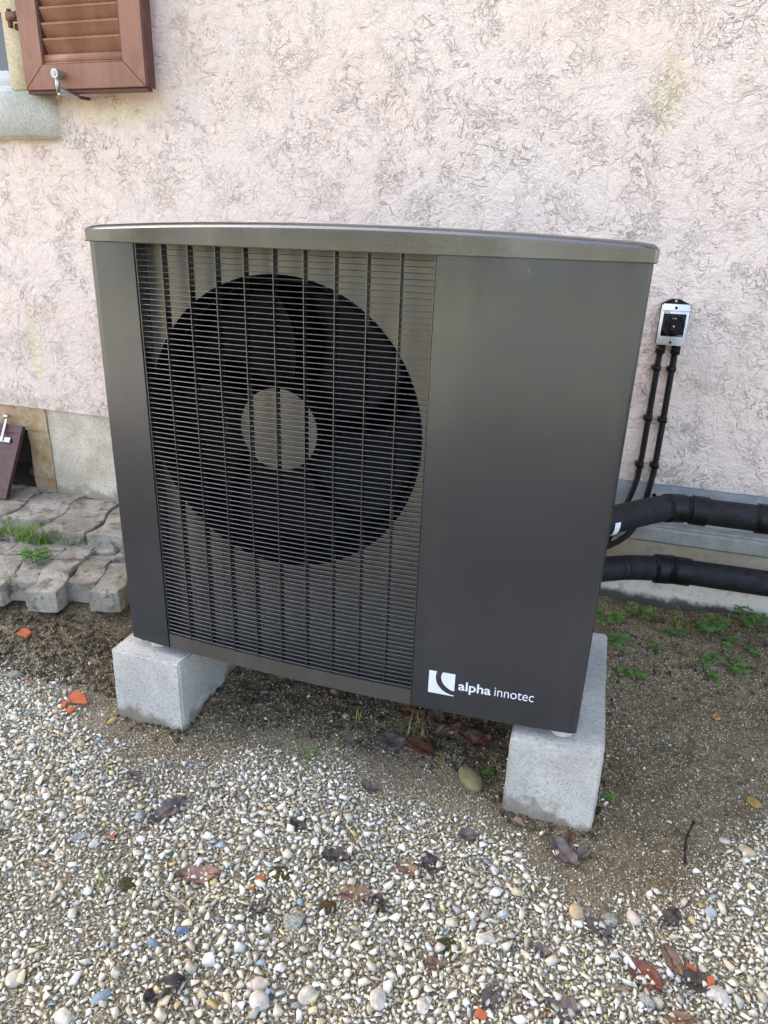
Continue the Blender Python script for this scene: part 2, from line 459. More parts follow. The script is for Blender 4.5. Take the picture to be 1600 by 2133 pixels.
def graded(a0, a1, step, far):
    c = list(np.arange(a0, a1+1e-6, step)); lo = []; hi = []; s = step; p = a0
    while p > -far: s *= 1.35; p -= s; lo.append(p)
    s = step; p = a1
    while p < far: s *= 1.35; p += s; hi.append(p)
    return lo[::-1]+c+hi
gx = graded(-1.6, 3.0, .0125, 120); gy = graded(-1.15, 1.06, .0125, 120)
V = [(x, y, hgt(x, y)) for y in gy for x in gx]
nx = len(gx)
F = [(j*nx+i, j*nx+i+1, (j+1)*nx+i+1, (j+1)*nx+i) for j in range(len(gy)-1) for i in range(nx-1)]
gme = mesh_from('ground', V, F, M['soil'], True)
tag(link('ground', gme), kind='structure')
BND = [(-3, .02), (-.638, .079), (-.308, .053), (-.062, -.065), (.114, -.186), (.312, -.146), (.434, .038), (.659, .03), (.931, .005), (1.105, -.045), (1.195, -.132), (1.311, -.212), (1.423, -.254), (1.582, -.212), (1.702, -.06), (1.835, .101), (4, .3)]
gat = gme.attributes.new('grit', 'FLOAT', 'POINT')
gat.data.foreach_set('value', [sstep(float(np.interp(v_[0], [q[0] for q in BND], [q[1] for q in BND]))-v_[1], -.14, .14) for v_ in V])
# lawn in front of the house, beyond the gravel
lv = []; lx = np.linspace(-60, 60, 41); ly = np.linspace(-5.2, -60, 30)
for y in ly:
    for x in lx: lv.append((x, y, h0(x, y)+.03+.03*fbm(x*.3, y*.3)))
lf = [(j*41+i, (j+1)*41+i, (j+1)*41+i+1, j*41+i+1) for j in range(29) for i in range(40)]
tag(link('lawn', mesh_from('lawn', lv, lf, M['lawn'], True)), kind='structure')

# ---------------------------------------------------------------- house
YW = 1.0
house = empty('house', (1.0, 5.0, -.1), 'house with rough pink stucco wall above a pale concrete plinth behind the unit', 'house')
HX0, HX1, HY1, HZ = -8.0, 9.0, 9.0, 6.6
WX0, WX1, WZ0, WZ1 = -2.18, -.93, 1.485, 3.1
b = MB()
b.box(WX1, HX1, YW, YW+.35, .381, HZ); b.box(HX0, WX0, YW, YW+.35, .381, HZ)
b.box(WX0, WX1, YW, YW+.35, .381, WZ0); b.box(WX0, WX1, YW, YW+.35, WZ1, HZ)
b.box(HX0, HX0+.35, YW+.35, HY1-.35, -.2, HZ); b.box(HX1-.35, HX1, YW+.35, HY1-.35, -.2, HZ); b.box(HX0, HX1, HY1-.35, HY1, -.2, HZ)
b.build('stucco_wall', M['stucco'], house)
b = MB()
rz = 9.0; ym = (YW+HY1)/2
for sgn in (-1, 1):
    y0 = ym+sgn*(HY1-YW)/2+sgn*.55; z0 = HZ-.25
    v = [(HX0-.4, y0, z0), (HX1+.4, y0, z0), (HX1+.4, ym, rz), (HX0-.4, ym, rz)]
    v += [(p[0], p[1], p[2]+.14) for p in v]
    b.add(v, [(0,1,2,3),(7,6,5,4),(0,4,5,1),(1,5,6,2),(2,6,7,3),(3,7,4,0)])
for xx in (HX0+.1, HX1-.1):
    b.add([(xx, YW+.1, HZ), (xx, HY1-.1, HZ), (xx, ym, rz)], [(0, 1, 2)])
b.build('roof', M['rooftile'], house)
# plinth: smooth concrete left, footing right
def wavy_slab(x0, x1, z0, z1, y, amp, st=.02, depth=.3):
    xs = np.arange(x0, x1+1e-6, (x1-x0)/max(2, int((x1-x0)/st))); zs = np.arange(z0, z1+1e-6, (z1-z0)/max(2, int((z1-z0)/st)))
    n = len(xs); v = [(x, y+amp*fbm(x*7, z*9, y, 4), z) for z in zs for x in xs]
    f = [(j*n+i, j*n+i+1, (j+1)*n+i+1, (j+1)*n+i) for j in range(len(zs)-1) for i in range(n-1)]
    m = MB().add(v, f, True)
    a = [v[i] for i in range(n)]; t_ = [v[(len(zs)-1)*n+i] for i in range(n)]
    l_ = [v[j*n] for j in range(len(zs))]; r_ = [v[j*n+n-1] for j in range(len(zs))]
    for e, flip in ((a, 1), (t_, 0), (l_, 0), (r_, 1)):
        k = len(e); vv = e+[(p[0], y+depth, p[2]) for p in e]
        m.add(vv, [((i, i+1, k+i+1, k+i) if not flip else (i+1, i, k+i, k+i+1)) for i in range(k-1)])
    return m
wavy_slab(-1.168, .70, -.2, .379, 1.012, .004).build('concrete_plinth', M['plinth'], house)
wavy_slab(.703, 3.4, -.2, .2, 1.008, .010).build('concrete_footing', M['footing'], house)
MB().box(3.403, HX1, 1.012, 1.3, -.2, .379).box(HX0, -2.6, 1.012, 1.3, -.2, .379).build('concrete_plinth', M['plinth'], house)
# cellar opening in sandstone
wavy_slab(-1.290, -1.171, -.2, .268, 1.008, .006, .015, .3).build('stone_jamb', M['sandstone'], house)
wavy_slab(-2.597, -1.171, -.0+.270, .379, 1.006, .007, .02, .3).build('stone_lintel', M['sandstone'], house)
wavy_slab(-2.597, -2.38, -.2, .268, 1.008, .006, .02, .3).build('stone_jamb', M['sandstone'], house)
MB().box(-2.38, -1.29, 1.31, 1.34, -.2, .268).box(-2.38, -1.292, 1.03, 1.309, -.06, -.018).build('cellar_recess', M['wet'], house)  # back and floor of the opening, its shade painted as near-black
# metal flashing with screw and lower rail
b = MB(); b.box(.705, 3.4, .9965+.008, 1.011, .236, .379); b.build('metal_flashing', M['flash'], house)
b = MB(); b.disc((1.495, 1.0005, .336), .007, 'y', 14, .004)
b.disc((2.25, 1.0005, .332), .007, 'y', 14, .004); b.build('flashing_screw', M['black'], house)
b = MB()
prof = [(.985, .173), (.955, .176), (.949, .183), (.952, .224), (.960, .231), (.974, .231), (.976, .236), (.9955, .241), (.9955, .173)]
n = len(prof); v = [(.705, p[0], p[1]) for p in prof]+[(3.4, p[0], p[1]) for p in prof]
b.add(v, [(i, (i+1) % n, n+(i+1) % n, n+i) for i in range(n)]+[tuple(range(n))[::-1], tuple(range(n, 2*n))])
b.build('metal_rail', M['rail'], house)
# window: jamb, sill, frame and pane
b = MB(); b.box(-1.085, -.93, .978, 1.2, 1.646, 3.1, .006); b.build('window_jamb', M['jamb'], house)
b = MB(); b.box(-2.2, -2.05, .978, 1.2, 1.646, 3.1, .006); b.build('window_jamb', M['jamb'], house)
b = MB(); b.box(-2.2, -.893, .958, 1.25, 1.482, 1.643, .008); b.build('window_sill', M['sill'], house)
b = MB(); b.box(-2.2, -.93, .978, 1.2, 3.10, 3.22, .006); b.build('window_lintel', M['jamb'], house)
win = empty('window', (-.6-1.0+.0, -3.9, 1.8)); win.parent = house
b = MB()
b.box(-2.048, -1.088, 1.085, 1.16, 1.645, 1.69, .003); b.box(-2.048, -1.088, 1.10, 1.155, 1.692, 1.745, .003)
b.box(-2.048, -1.99, 1.10, 1.155, 1.747, 3.095, .003); b.box(-1.14, -1.088, 1.10, 1.155, 1.747, 3.095, .003)
b.box(-1.99, -1.14, 1.10, 1.155, 3.04, 3.095, .003); b.box(-1.99, -1.14, 1.105, 1.15, 1.948, 1.972, .003)
b.build('window_frame', M['frame_white'], win)
MB().box(-1.99, -1.14, 1.124, 1.132, 1.745, 1.95).build('pane', M['glass'], win)
MB().box(-1.99, -1.14, 1.124, 1.132, 1.97, 3.04).build('pane', M['glass'], win)

# ---------------------------------------------------------------- shutter
sh = empty('window_shutter', (-.665, .93, 1.63), 'brown louvred shutter folded back flat on the pink wall beside the window', 'shutter')
SX0, SX1, SZ0, SZ1, SY0, SY1 = -.940, -.420, 1.632, 3.05, .900, .940
fw, fb, g = .088, .080, .0008
def mitre(pts, name):
    m = MB(); n = len(pts); cxx = sum(p[0] for p in pts)/n; czz = sum(p[1] for p in pts)/n
    m.add([(p[0], SY0, p[1]) for p in pts]+[(p[0], SY1, p[1]) for p in pts], [tuple(range(n)), tuple(range(2*n-1, n-1, -1))]+[(i, n+i, n+(i+1) % n, (i+1) % n) for i in range(n)])
    bm = bmesh.new(); vs = [bm.verts.new(v) for v in m.v]
    for f in m.f: bm.faces.new([vs[i] for i in f])
    bmesh.ops.recalc_face_normals(bm, faces=bm.faces[:])
    bmesh.ops.bevel(bm, geom=bm.edges[:], offset=.0016, segments=1, affect='EDGES')
    MB().bm(bm).build(name, M['shutter'], sh)
mitre([(SX0, SZ0+g), (SX0+fw-g, SZ0+fb+g), (SX0+fw-g, SZ1-fb), (SX0, SZ1-g)], 'stile')
mitre([(SX1, SZ0+g), (SX1, SZ1-g), (SX1-fw+g, SZ1-fb), (SX1-fw+g, SZ0+fb+g)], 'stile')
mitre([(SX0+g, SZ0), (SX1-g, SZ0), (SX1-fw, SZ0+fb), (SX0+fw, SZ0+fb)], 'rail')
mitre([(SX0+g, SZ1), (SX0+fw, SZ1-fb), (SX1-fw, SZ1-fb), (SX1-g, SZ1)], 'rail')
MB().box(SX1+.0005, SX1+.006, SY0+.004, SY1+.012, SZ0, SZ1).build('edge_profile', M['shutter_edge'], sh)
MB().box(SX0, SX1, SY0+.010, SY1, SZ0-.010, SZ0-.001).build('bottom_profile', M['shutter_edge'], sh)
ix0, ix1 = SX0+fw+.001, SX1-fw-.001
MB().box(ix0, ix1, .906, .934, SZ0+fb+.0015, SZ0+fb+.007, .001, 1).build('bead', M['shutter'], sh)
MB().box(ix0, ix1, .909, .932, SZ0+fb+.0085, SZ0+fb+.032, .001, 1).build('louvre_filler', M['shutter'], sh)
MB().box(ix0, ix0+.005, .905, .936, SZ0+fb+.034, SZ1-fb-.002).build('louvre_channel', M['shutter_edge'], sh)
MB().box(ix1-.005, ix1, .905, .936, SZ0+fb+.034, SZ1-fb-.002).build('louvre_channel', M['shutter_edge'], sh)
m = MB()
# one louvre, tilted: its lower edge stands forward
lp = [(.9085, .052), (.9085, .046), (.911, .042), (.9335, .000), (.936, .002), (.9135, .048), (.911, .052)]
n = len(lp); v = [(ix0+.006, p[0], p[1]) for p in lp]+[(ix1-.006, p[0], p[1]) for p in lp]
off = world_loc(sh)
lme = mesh_from('louvre', [Vector(q)-Vector((off.x, off.y, 0)) for q in v], [(i, (i+1) % n, n+(i+1) % n, n+i) for i in range(n)]+[tuple(range(n))[::-1], tuple(range(n, 2*n))], M['shutter'])
zz = 1.7905-.048
while zz < SZ1-fb-.06:
    link('louvre', lme, sh, (0, 0, zz-off.z)); zz += .0478
hg = MB(); hg.box(-1.005, -.942, .915, .935, 1.858, 1.885, .002); hg.tube([(-.995, .926, 1.838), (-.995, .926, 1.895)], .009, 12)
hg.build('hinge', M['rust'], sh)
hg = MB(); hg.box(-.985, -.965, .93, .982, 1.832, 1.852, .003); hg.build('hinge_pintle', M['rust'], sh)
# holdback on the wall
hb = empty('shutter_holdback', (-.74, .99, 1.60), 'small grey metal holdback catch under the lower edge of the brown shutter', 'latch')
MB().tube([(-.742, 1.005, 1.618), (-.742, .935, 1.612)], .0055, 10).build('wall_pin', M['rust'], hb)
b = MB(); b.tube([(-.745, .945, 1.613), (-.752, .905, 1.616), (-.768, .872, 1.622)], [.009, .012, .014], 12); b.build('arm', M['steel'], hb)
b = MB(); b.box(-.7745, -.7625, .862, .876, 1.614, 1.672, .003); b.build('flap', M['steel'], hb)
b = MB(); b.tube([(-.7685, .890, 1.674), (-.7685, .858, 1.674)], [.0155, .0155], 18); b.build('knob', M['steel'], hb)
b = MB(); b.tube([(-.7685, .8575, 1.674), (-.7685, .8555, 1.674)], [.008, .007], 14); b.build('rivet', M['flash'], hb)

# ---------------------------------------------------------------- heat pump
W, H, BOW = 1.32, 1.123, .0354
def yb(x):
    t_ = min(1, max(-1, 2*x/W-1)); return -BOW*(1-t_*t_)
hp = empty('heat_pump', (W/2, .25, -.03), 'large dark grey outdoor heat pump with round fan behind a wire grille', 'heat pump')
GX0, GX1 = .1418, .8927
def plan(x0, x1, n, off=0.0): return [(x0+(x1-x0)*i/n, yb(x0+(x1-x0)*i/n)+off) for i in range(n+1)]
rc = .012
arcL = [(rc-rc*math.cos(a), rc*.9-rc*.9*math.sin(a)) for a in [R(k) for k in (0, 18, 36, 54, 72, 90)]]
outer = [(0, .50)]+[(0, .3), (0, .1)]+arcL+plan(.02, GX0-.0016, 8)
inner = [(p[0]+(.012 if p[0] < .02 else 0), p[1]+(.014 if p[1] < .08 else 0)) for p in outer]
MB().sheet(outer, inner, .0, 1.138).build('left_panel', M['paint'], hp)
arcR = [(W-q[0], q[1]) for q in arcL][::-1]
outer = plan(GX1+.0016, W-.02, 24)+arcR+[(W, .1), (W, .3), (W, .50)]
inner = [(p[0]-(.012 if p[0] > W-.02 else 0), p[1]+(.014 if p[1] < .08 else 0)) for p in outer]
MB().sheet(outer, inner, .0, 1.138).build('right_panel', M['paint'], hp)
# turned-back flanges beside the grille
MB().box(GX0-.0012, GX0+.0012, yb(GX0)+.004, .06, .003, 1.12).build('flange', M['paint'], hp)
MB().box(GX1-.0012, GX1+.0012, yb(GX1)+.004, .06, .003, 1.12).build('flange', M['paint'], hp)
MB().box(.0, W, .501, .512, .0, 1.138).build('back_panel', M['paint'], hp)
MB().box(.013, W-.013, .03, .498, .002, .014).build('base_tray', M['strip'], hp)
# lid with crowned top, rounded edge
ov = .007
xs = [-ov+.0005, -ov+.003, -ov+.009]+[i*W/40 for i in range(1, 40)]+[W+ov-.009, W+ov-.003, W+ov-.0005]
def fy(i, x):
    e = min(i, len(xs)-1-i); return yb(min(max(x, 0), W))-ov+(.010, .003, .0)[min(e, 2)]
front = [(x, fy(i, x)) for i, x in enumerate(xs)]
back = [(x, .52) for x in xs][::-1]
outl = front+back; no = len(outl); nf = len(front)
def ztop(x): return 1.160+.018*(1-(2*x/W-1)**2)
rad = .024
lays = [(0, None, 1.1235), (0.0012, None, 1.1225), (0, None, 1.1255)]
verts = []; 
cx0, cy0 = W/2, .25
def inset(p, d):
    x, y = p
    x2 = x+d*(1 if x < .02 else (-1 if x > W-.02 else 0)); y2 = y+d*(1 if y < .3 else -1)
    return x2, y2
rings = []
rings.append([(*inset(p, .010), 1.1235) for p in outl])
rings.append([(*inset(p, .0015), 1.1225) for p in outl])
rings.append([(*p, 1.1245) for p in outl])
z30 = rad*math.sin(R(32))
rings.append([(*p, ztop(p[0])-rad+z30-.0022) for p in outl])
rings.append([(*p, ztop(p[0])-rad+z30-.0006) for p in outl])
for ang in (32, 44, 56, 68, 79, 90):
    a = R(ang); rings.append([(*inset(p, rad*(1-math.cos(a))-rad*(1-math.cos(R(32)))+.0006), ztop(p[0])-rad+rad*math.sin(a)) for p in outl])
b = MB(); v = [q for r_ in rings for q in r_]
f = [(k*no+i, k*no+(i+1) % no, (k+1)*no+(i+1) % no, (k+1)*no+i) for k in range(len(rings)-1) for i in range(no)]
top0 = (len(rings)-1)*no
f += [(top0+i, top0+i+1, top0+no-2-i, top0+no-1-i) for i in range(nf-1)]
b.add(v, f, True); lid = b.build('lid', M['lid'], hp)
em = lid.modifiers.new('split', 'EDGE_SPLIT'); em.split_angle = R(17)
# grille
gr = empty('grille', (0, 0, 0)); gr.parent = hp
goff = world_loc(gr)
MB().sheet(plan(GX0+.002, GX1-.002, 20, .002), plan(GX0+.002, GX1-.002, 20, .03), .0, .046).build('bottom_strip', M['strip'], gr)
pitch_z = .0129; nb = 83; bt = .0017; bd = .0125
pl = plan(GX0+.003, GX1-.003, 20, 0.0)
prof_b = [(.0035, .0002), (.0032, .0010), (.0042, .0020), (.0056, .0021), (.0125, .0017), (.0125, .0006), (.0056, .0000)]
bm_ = MB(); kb = len(prof_b)
bm_.add([(p[0], p[1]+q[0], q[1]) for p in pl for q in prof_b],
        [(i*kb+j, i*kb+(j+1) % kb, (i+1)*kb+(j+1) % kb, (i+1)*kb+j) for i in range(len(pl)-1) for j in range(kb)])
bar_me = mesh_from('grille_bar', [vv-Vector((goff.x, goff.y, 0)) for vv in bm_.v], bm_.f, M['bar'])
bmt = bmesh.new(); bmt.from_mesh(bar_me); bmesh.ops.recalc_face_normals(bmt, faces=bmt.faces[:]); bmt.to_mesh(bar_me); bmt.free()
for i in range(nb):
    link('grille_bar', bar_me, gr, (0, 0, .052+i*pitch_z-goff.z))
cols = 10
for i in range(cols+1):
    x = GX0+.003+(GX1-GX0-.006)*i/cols
    x = min(max(x, GX0+.0025), GX1-.0025)
    w_ = .0009
    MB().box(x-w_, x+w_, yb(x)+.0024, yb(x)+.026, .047, 1.1225).build('grille_slat', M['bar'], gr)
for (x, z) in ((.5172, .70), (.5172, 1.09)):
    b = MB(); b.tube([(x, yb(x)+.003, z), (x, yb(x)-.0025, z)], [.0055, .0045], 12); b.build('screw', M['bar'], hp)
# shroud plate with the round fan opening
FX, FZ, FR, FY = .495, .693, .3735, .032
b = MB(); x0, x1, z0, z1 = GX0+.001, GX1-.001, .015, 1.135
N = 96; vin = []; vout = []
for k in range(N):
    a = 2*math.pi*k/N; c_, s_ = math.cos(a), math.sin(a)
    vin.append((FX+FR*c_, FY, FZ+FR*s_))
    tt = min(((x1-FX)/c_ if c_ > 0 else (x0-FX)/c_) if abs(c_) > 1e-6 else 9, ((z1-FZ)/s_ if s_ > 0 else (z0-FZ)/s_) if abs(s_) > 1e-6 else 9)
    vout.append((FX+tt*c_, FY, FZ+tt*s_))
corner = [(x1, FY, z1), (x0, FY, z1), (x0, FY, z0), (x1, FY, z0)]
b.add(vin+vout, [(k, N+k, N+(k+1) % N, (k+1) % N) for k in range(N)])
for cpt in corner:
    a = math.atan2(cpt[2]-FZ, cpt[0]-FX) % (2*math.pi); k = int(a/(2*math.pi)*N)
    b.add([vout[k], cpt, vout[(k+1) % N]], [(0, 1, 2)])
bk = [(q[0], FY+.0015, q[2]) for q in vin]
b.add(vin+bk, [(k, (k+1) % N, N+(k+1) % N, N+k) for k in range(N)])
b.build('shroud', M['shroud'], hp)
b = MB(); ring = []
for (r_, yy) in ((FR-.0005, FY+.002), (FR-.006, FY+.012), (FR-.014, FY+.045), (FR-.014, FY+.048), (FR-.017, FY+.048), (FR-.017, FY+.12)):
    ring.append([(FX+r_*math.cos(2*math.pi*k/N), yy, FZ+r_*math.sin(2*math.pi*k/N)) for k in range(N)])
b.add([q for r_ in ring for q in r_], [(j*N+k, j*N+(k+1) % N, (j+1)*N+(k+1) % N, (j+1)*N+k) for j in range(len(ring)-1) for k in range(N)], False)
b.build('inlet_ring', M['black'], hp)
fan = empty('fan', (0, 0, 0)); fan.parent = hp
MB().disc((FX-.002, FY-.002, FZ), .1055, 'y', 64, .006).build('hub_cover', M['shroud'], fan)
MB().disc((FX, FY+.03, FZ), .108, 'y', 48, .10).build('hub', M['coil'], fan)
for k in range(5):
    v = []; nr, na = 9, 10
    for i in range(nr+1):
        r_ = .10+(.345-.10)*i/nr
        for j in range(na+1):
            u = j/na; a = R(72*k+38)+R(50)*(u-.5)*(1+.25*i/nr)+R(20)*(i/nr)**2
            v.append((FX+r_*math.cos(a), FY+.10+.055*(u-.5)+.012*math.sin(u*3.14), FZ+r_*math.sin(a)))
    f = [(i*(na+1)+j, i*(na+1)+j+1, (i+1)*(na+1)+j+1, (i+1)*(na+1)+j) for i in range(nr) for j in range(na)]
    bl = MB().add(v, f, True).build('blade', M['blade'], fan)
    so = bl.modifiers.new('thick', 'SOLIDIFY'); so.thickness = .003
MB().box(.02, W-.02, .40, .43, .02, 1.12).build('coil', M['coil'], hp)
for (x, y) in ((.072, .042), (1.283, .044), (.072, .44), (1.283, .44)):
    MB().disc((x, y, -.0285), .030, 'z', 28, .027).build('foot', M['rubber_foot'], hp)
MB().box(.030, .040, .006, .03, -.010, .0005).build('clip', M['black'], hp)
# logo and lettering on the bowed right panel
LX0, LX1, LZ0, LZ1 = .9365, 1.0045, .0535, .1205
def uv(u, v_): return LX0+(LX1-LX0)*u, LZ0+(LZ1-LZ0)*v_
def flat(pts, name):
    # outline polygon triangulated by bmesh, laid just proud of the panel
    bm = bmesh.new(); vs = []
    for (u, v_) in pts:
        x, z = uv(u, v_); vs.append(bm.verts.new((x, yb(x)-.0007, z)))
    fc = bm.faces.new(vs[::-1]); bmesh.ops.triangulate(bm, faces=[fc])
    return bm
lm = MB()
lft = [(1.0, .30), (.86, .268), (.72, .262), (.58, .283), (.45, .330), (.32, .415), (.20, .535), (.11, .680), (.055, .84), (.035, 1.0), (0.0, 1.0)]
rgt = [(1.0, .530), (.90, .482), (.76, .466), (.62, .498), (.49, .568), (.38, .668), (.30, .78), (.25, .90), (.235, 1.0)]
def strip(rows, side):
    v = []
    for v_, u_ in rows:
        for uu_ in ((0.0, u_) if side < 0 else (u_, 1.0)):
            x, z = uv(uu_, v_); v.append((x, yb(x)-.0008, z))
    lm.add(v, [(2*i, 2*i+2, 2*i+3, 2*i+1) for i in range(len(rows)-1)])
strip(lft, -1); strip(rgt, 1); lm.build('logo_mark', M['white'], hp)
def text_mesh(s, size, weight=0.0):
    cu = bpy.data.curves.new('lettering', 'FONT'); cu.body = s; cu.size = size; cu.offset = weight; cu.resolution_u = 4
    ob = bpy.data.objects.new('lettering', cu); COL.objects.link(ob)
    dg = bpy.context.evaluated_depsgraph_get(); dg.update()
    me = bpy.data.meshes.new_from_object(ob.evaluated_get(dg)); bpy.data.objects.remove(ob, do_unlink=True)
    v = [q.co.copy() for q in me.vertices]; f = [list(p.vertices) for p in me.polygons]
    bpy.data.meshes.remove(me); bpy.data.curves.remove(cu); return v, f
def lettering(s, x0, x1, z, zh, weight, fy_, mat, parent, name='lettering'):
    v, f = text_mesh(s, 1.0, weight)
    ax0 = min(q.x for q in v); ax1 = max(q.x for q in v); k = (x1-x0)/(ax1-ax0)
    kz = zh/max(q.y for q in v)
    return MB().add([(x0+(q.x-ax0)*k, fy_(x0+(q.x-ax0)*k), z+q.y*kz) for q in v], f).build(name, mat, parent)
ft = lambda x: yb(x)-.0007
lettering('alpha', 1.0145, 1.0975, .0765, .0262, .017, ft, M['white'], hp)
lettering('innotec', 1.1065, 1.2045, .0765, .0255, -.004, ft, M['white'], hp)

# ---------------------------------------------------------------- concrete blocks
def block(x0, x1, y0, y1, z0, z1, seed, label):
    bm = bmesh.new(); bmesh.ops.create_cube(bm, size=1)
    for v in bm.verts: v.co = Vector(((x0+x1)/2+v.co.x*(x1-x0), (y0+y1)/2+v.co.y*(y1-y0), (z0+z1)/2+v.co.z*(z1-z0)))
    bmesh.ops.bevel(bm, geom=bm.edges[:], offset=.006, segments=2, affect='EDGES')
    bmesh.ops.subdivide_edges(bm, edges=[e for e in bm.edges if e.calc_length() > .05], cuts=14, use_grid_fill=True)
    for v in bm.verts:
        p = v.co*6+Vector((seed, 0, 0)); q = v.co*40
        d = Vector((mnoise.noise(p), mnoise.noise(p+Vector((9, 0, 0))), mnoise.noise(p+Vector((0, 9, 0)))))*.0035
        d += Vector((mnoise.noise(q), mnoise.noise(q+Vector((5, 0, 0))), mnoise.noise(q+Vector((0, 5, 0)))))*.0016
        v.co += d
    o = MB().bm(bm, True).build('concrete_block', M['block'], None, ((x0+x1)/2, (y0+y1)/2, z0))
    e_ = o.modifiers.new('split', 'EDGE_SPLIT'); e_.split_angle = R(24)
    return tag(o, label, 'concrete block', 'concrete blocks carrying the heat pump')
block(-.050, .190, -.044, .600, -.42, -.0305, 1.0, 'pale concrete block under the grille end, wet soil splashed on its front')
block(1.160, 1.393, -.033, .600, -.42, -.0305, 5.0, 'tall pale concrete block below the printed logo, bare soil beside it')

# ---------------------------------------------------------------- paving
pv = []
bedx = np.linspace(-2.7, -.30, 40); bedy = np.linspace(.26, 1.0, 14)
bm = MB(); bv = [(x, y, min(hgt(x, y)+.004, -.10) if y < .66 else -.096) for y in bedy for x in bedx]
bm.add(bv, [(j*40+i, j*40+i+1, (j+1)*40+i+1, (j+1)*40+i) for j in range(13) for i in range(39)], True)
pathb = bm.build('paved_path', M['soil']); tag(pathb, kind='structure')
def paver(px, py, w, l, ang, ztop_, th, tilt, seed):
    rr = random.Random(seed)
    def S(t_): return .07*w*math.sin(t_*2*math.pi)*1.3
    n = 9; g_ = .0045
    L = [(-w/2+g_+S(i/n), l*i/n+(.002 if i == 0 else 0)) for i in range(n+1)]
    Rr = [(w/2-g_+S(i/n), l*i/n) for i in range(n+1)]
    mid = [(-w/4, .004), (0, .001), (w/4, -.003)]
    outline = [L[0]]+[(x_+S(0), y_) for x_, y_ in mid]+Rr+[(w/4, l+.003), (0, l), (-w/4, l-.003)]+L[1:][::-1]
    outline = [(x_, y_*(1-.012)) for x_, y_ in outline]
    cxx, cyy = 0, l/2; m = len(outline)
    def ins(p, d):
        vx, vy = p[0]-cxx, p[1]-cyy; ln = math.hypot(vx, vy); return (p[0]-vx/ln*d, p[1]-vy/ln*d)
    rings_ = [(0, -th), (0, -.0065), (.0022, -.0022), (.006, 0), (.03, .0003)]
    ca, sa = math.cos(ang), math.sin(ang); v = []
    for d, z in rings_:
        for p in outline:
            q = ins(p, d); x_ = px+q[0]*ca-q[1]*sa; y_ = py+q[0]*sa+q[1]*ca
            zz_ = ztop_+z+tilt[0]*q[0]+tilt[1]*q[1]
            k_ = .0028*mnoise.noise(Vector((x_*30, y_*30, z*30+seed)))+.0022*mnoise.noise(Vector((x_*90, y_*90, z*90+seed)))
            v.append((x_+k_, y_+k_, zz_+k_*.8))
    f = [(j*m+i, j*m+(i+1) % m, (j+1)*m+(i+1) % m, (j+1)*m+i) for j in range(4) for i in range(m)]
    f.append(tuple(range(4*m, 5*m)))
    o = MB().add(v, f, False).build('paver', M['paver'], pathb)
    return o
rp = random.Random(4)
a20 = R(19); ca, sa = math.cos(a20), math.sin(a20)
starts = {-6: .03, -5: .12, -4: -.01, -3: .10, -2: -.02, -1: .055, 0: 0.0, 1: .115, 2: .085, 3: .20}
for c_, s0 in starts.items():
    wv = .121
    for k in range(2 if c_ < 1 else 2):
        vv = c_*wv; uu = s0+k*.262
        x_ = -.597+vv*ca-uu*sa; y_ = .258+vv*sa*.15+uu*ca
        paver(x_, y_, wv, .262, a20, -.092+rp.uniform(-.004, .004)+.012*k, .085, (rp.uniform(-.07, .07), rp.uniform(-.03, .04)), 10+c_*3+k)
ux = -2.55; k = 0
upf = [.66, .62, .665, .63, .655, .66, .67, .61, .655, .64, .66]
while ux < -.35:
    wv = .225
    yy0 = upf[k % len(upf)]+(0 if ux < -.9 else -.0)
    paver(ux+wv/2+.05, yy0, wv, .99-yy0+.02, R(12), -.020+rp.uniform(-.004, .004), .075, (rp.uniform(-.02, .02), rp.uniform(-.01, .01)), 77+k)
    ux += wv; k += 1

# ---------------------------------------------------------------- cellar hatch leaning on the wall
ht = empty('cellar_hatch', (-1.48, .88, -.02), 'burgundy metal cellar hatch leaning against the yellow stone opening', 'hatch')
Pb = Vector((-1.272, .812, -.012)); Pt = Vector((-1.272, .975, .292)); upv = (Pt-Pb); Lh = upv.length; upv.normalize()
xv = Vector((-1, .0, 0)); nv = xv.cross(upv).normalized()
if nv.y > 0: nv = -nv
def hbx(m, u0, u1, w0, w1, d0, d1):
    v = [Pb+xv*u+upv*w_+nv*d for d in (d0, d1) for (u, w_) in ((u0, w0), (u1, w0), (u1, w1), (u0, w1))]
    m.add(v, [(0,1,2,3),(7,6,5,4),(0,4,5,1),(1,5,6,2),(2,6,7,3),(3,7,4,0)]); return m
hbx(MB(), 0, .42, 0, Lh, -.006, .006).build('sheet', M['hatch'], ht)
for q in ((0, .035, .0362, Lh-.0362), (.385, .42, .0362, Lh-.0362), (0, .42, 0, .035), (0, .42, Lh-.035, Lh)):
    hbx(MB(), *q, .0065, .012).build('rim', M['hatch'], ht)
hn = MB(); hbx(hn, .050, .13, Lh-.085, Lh-.062, .0125, .016); hbx(hn, .088, .100, Lh-.08, Lh+.03, .0165, .021)
c0 = Pb+xv*.094+upv*(Lh+.034)+nv*.02
hn.tube([c0-xv*.012, c0+xv*.012], .011, 12); hn.build('hinge', M['steel'], ht)

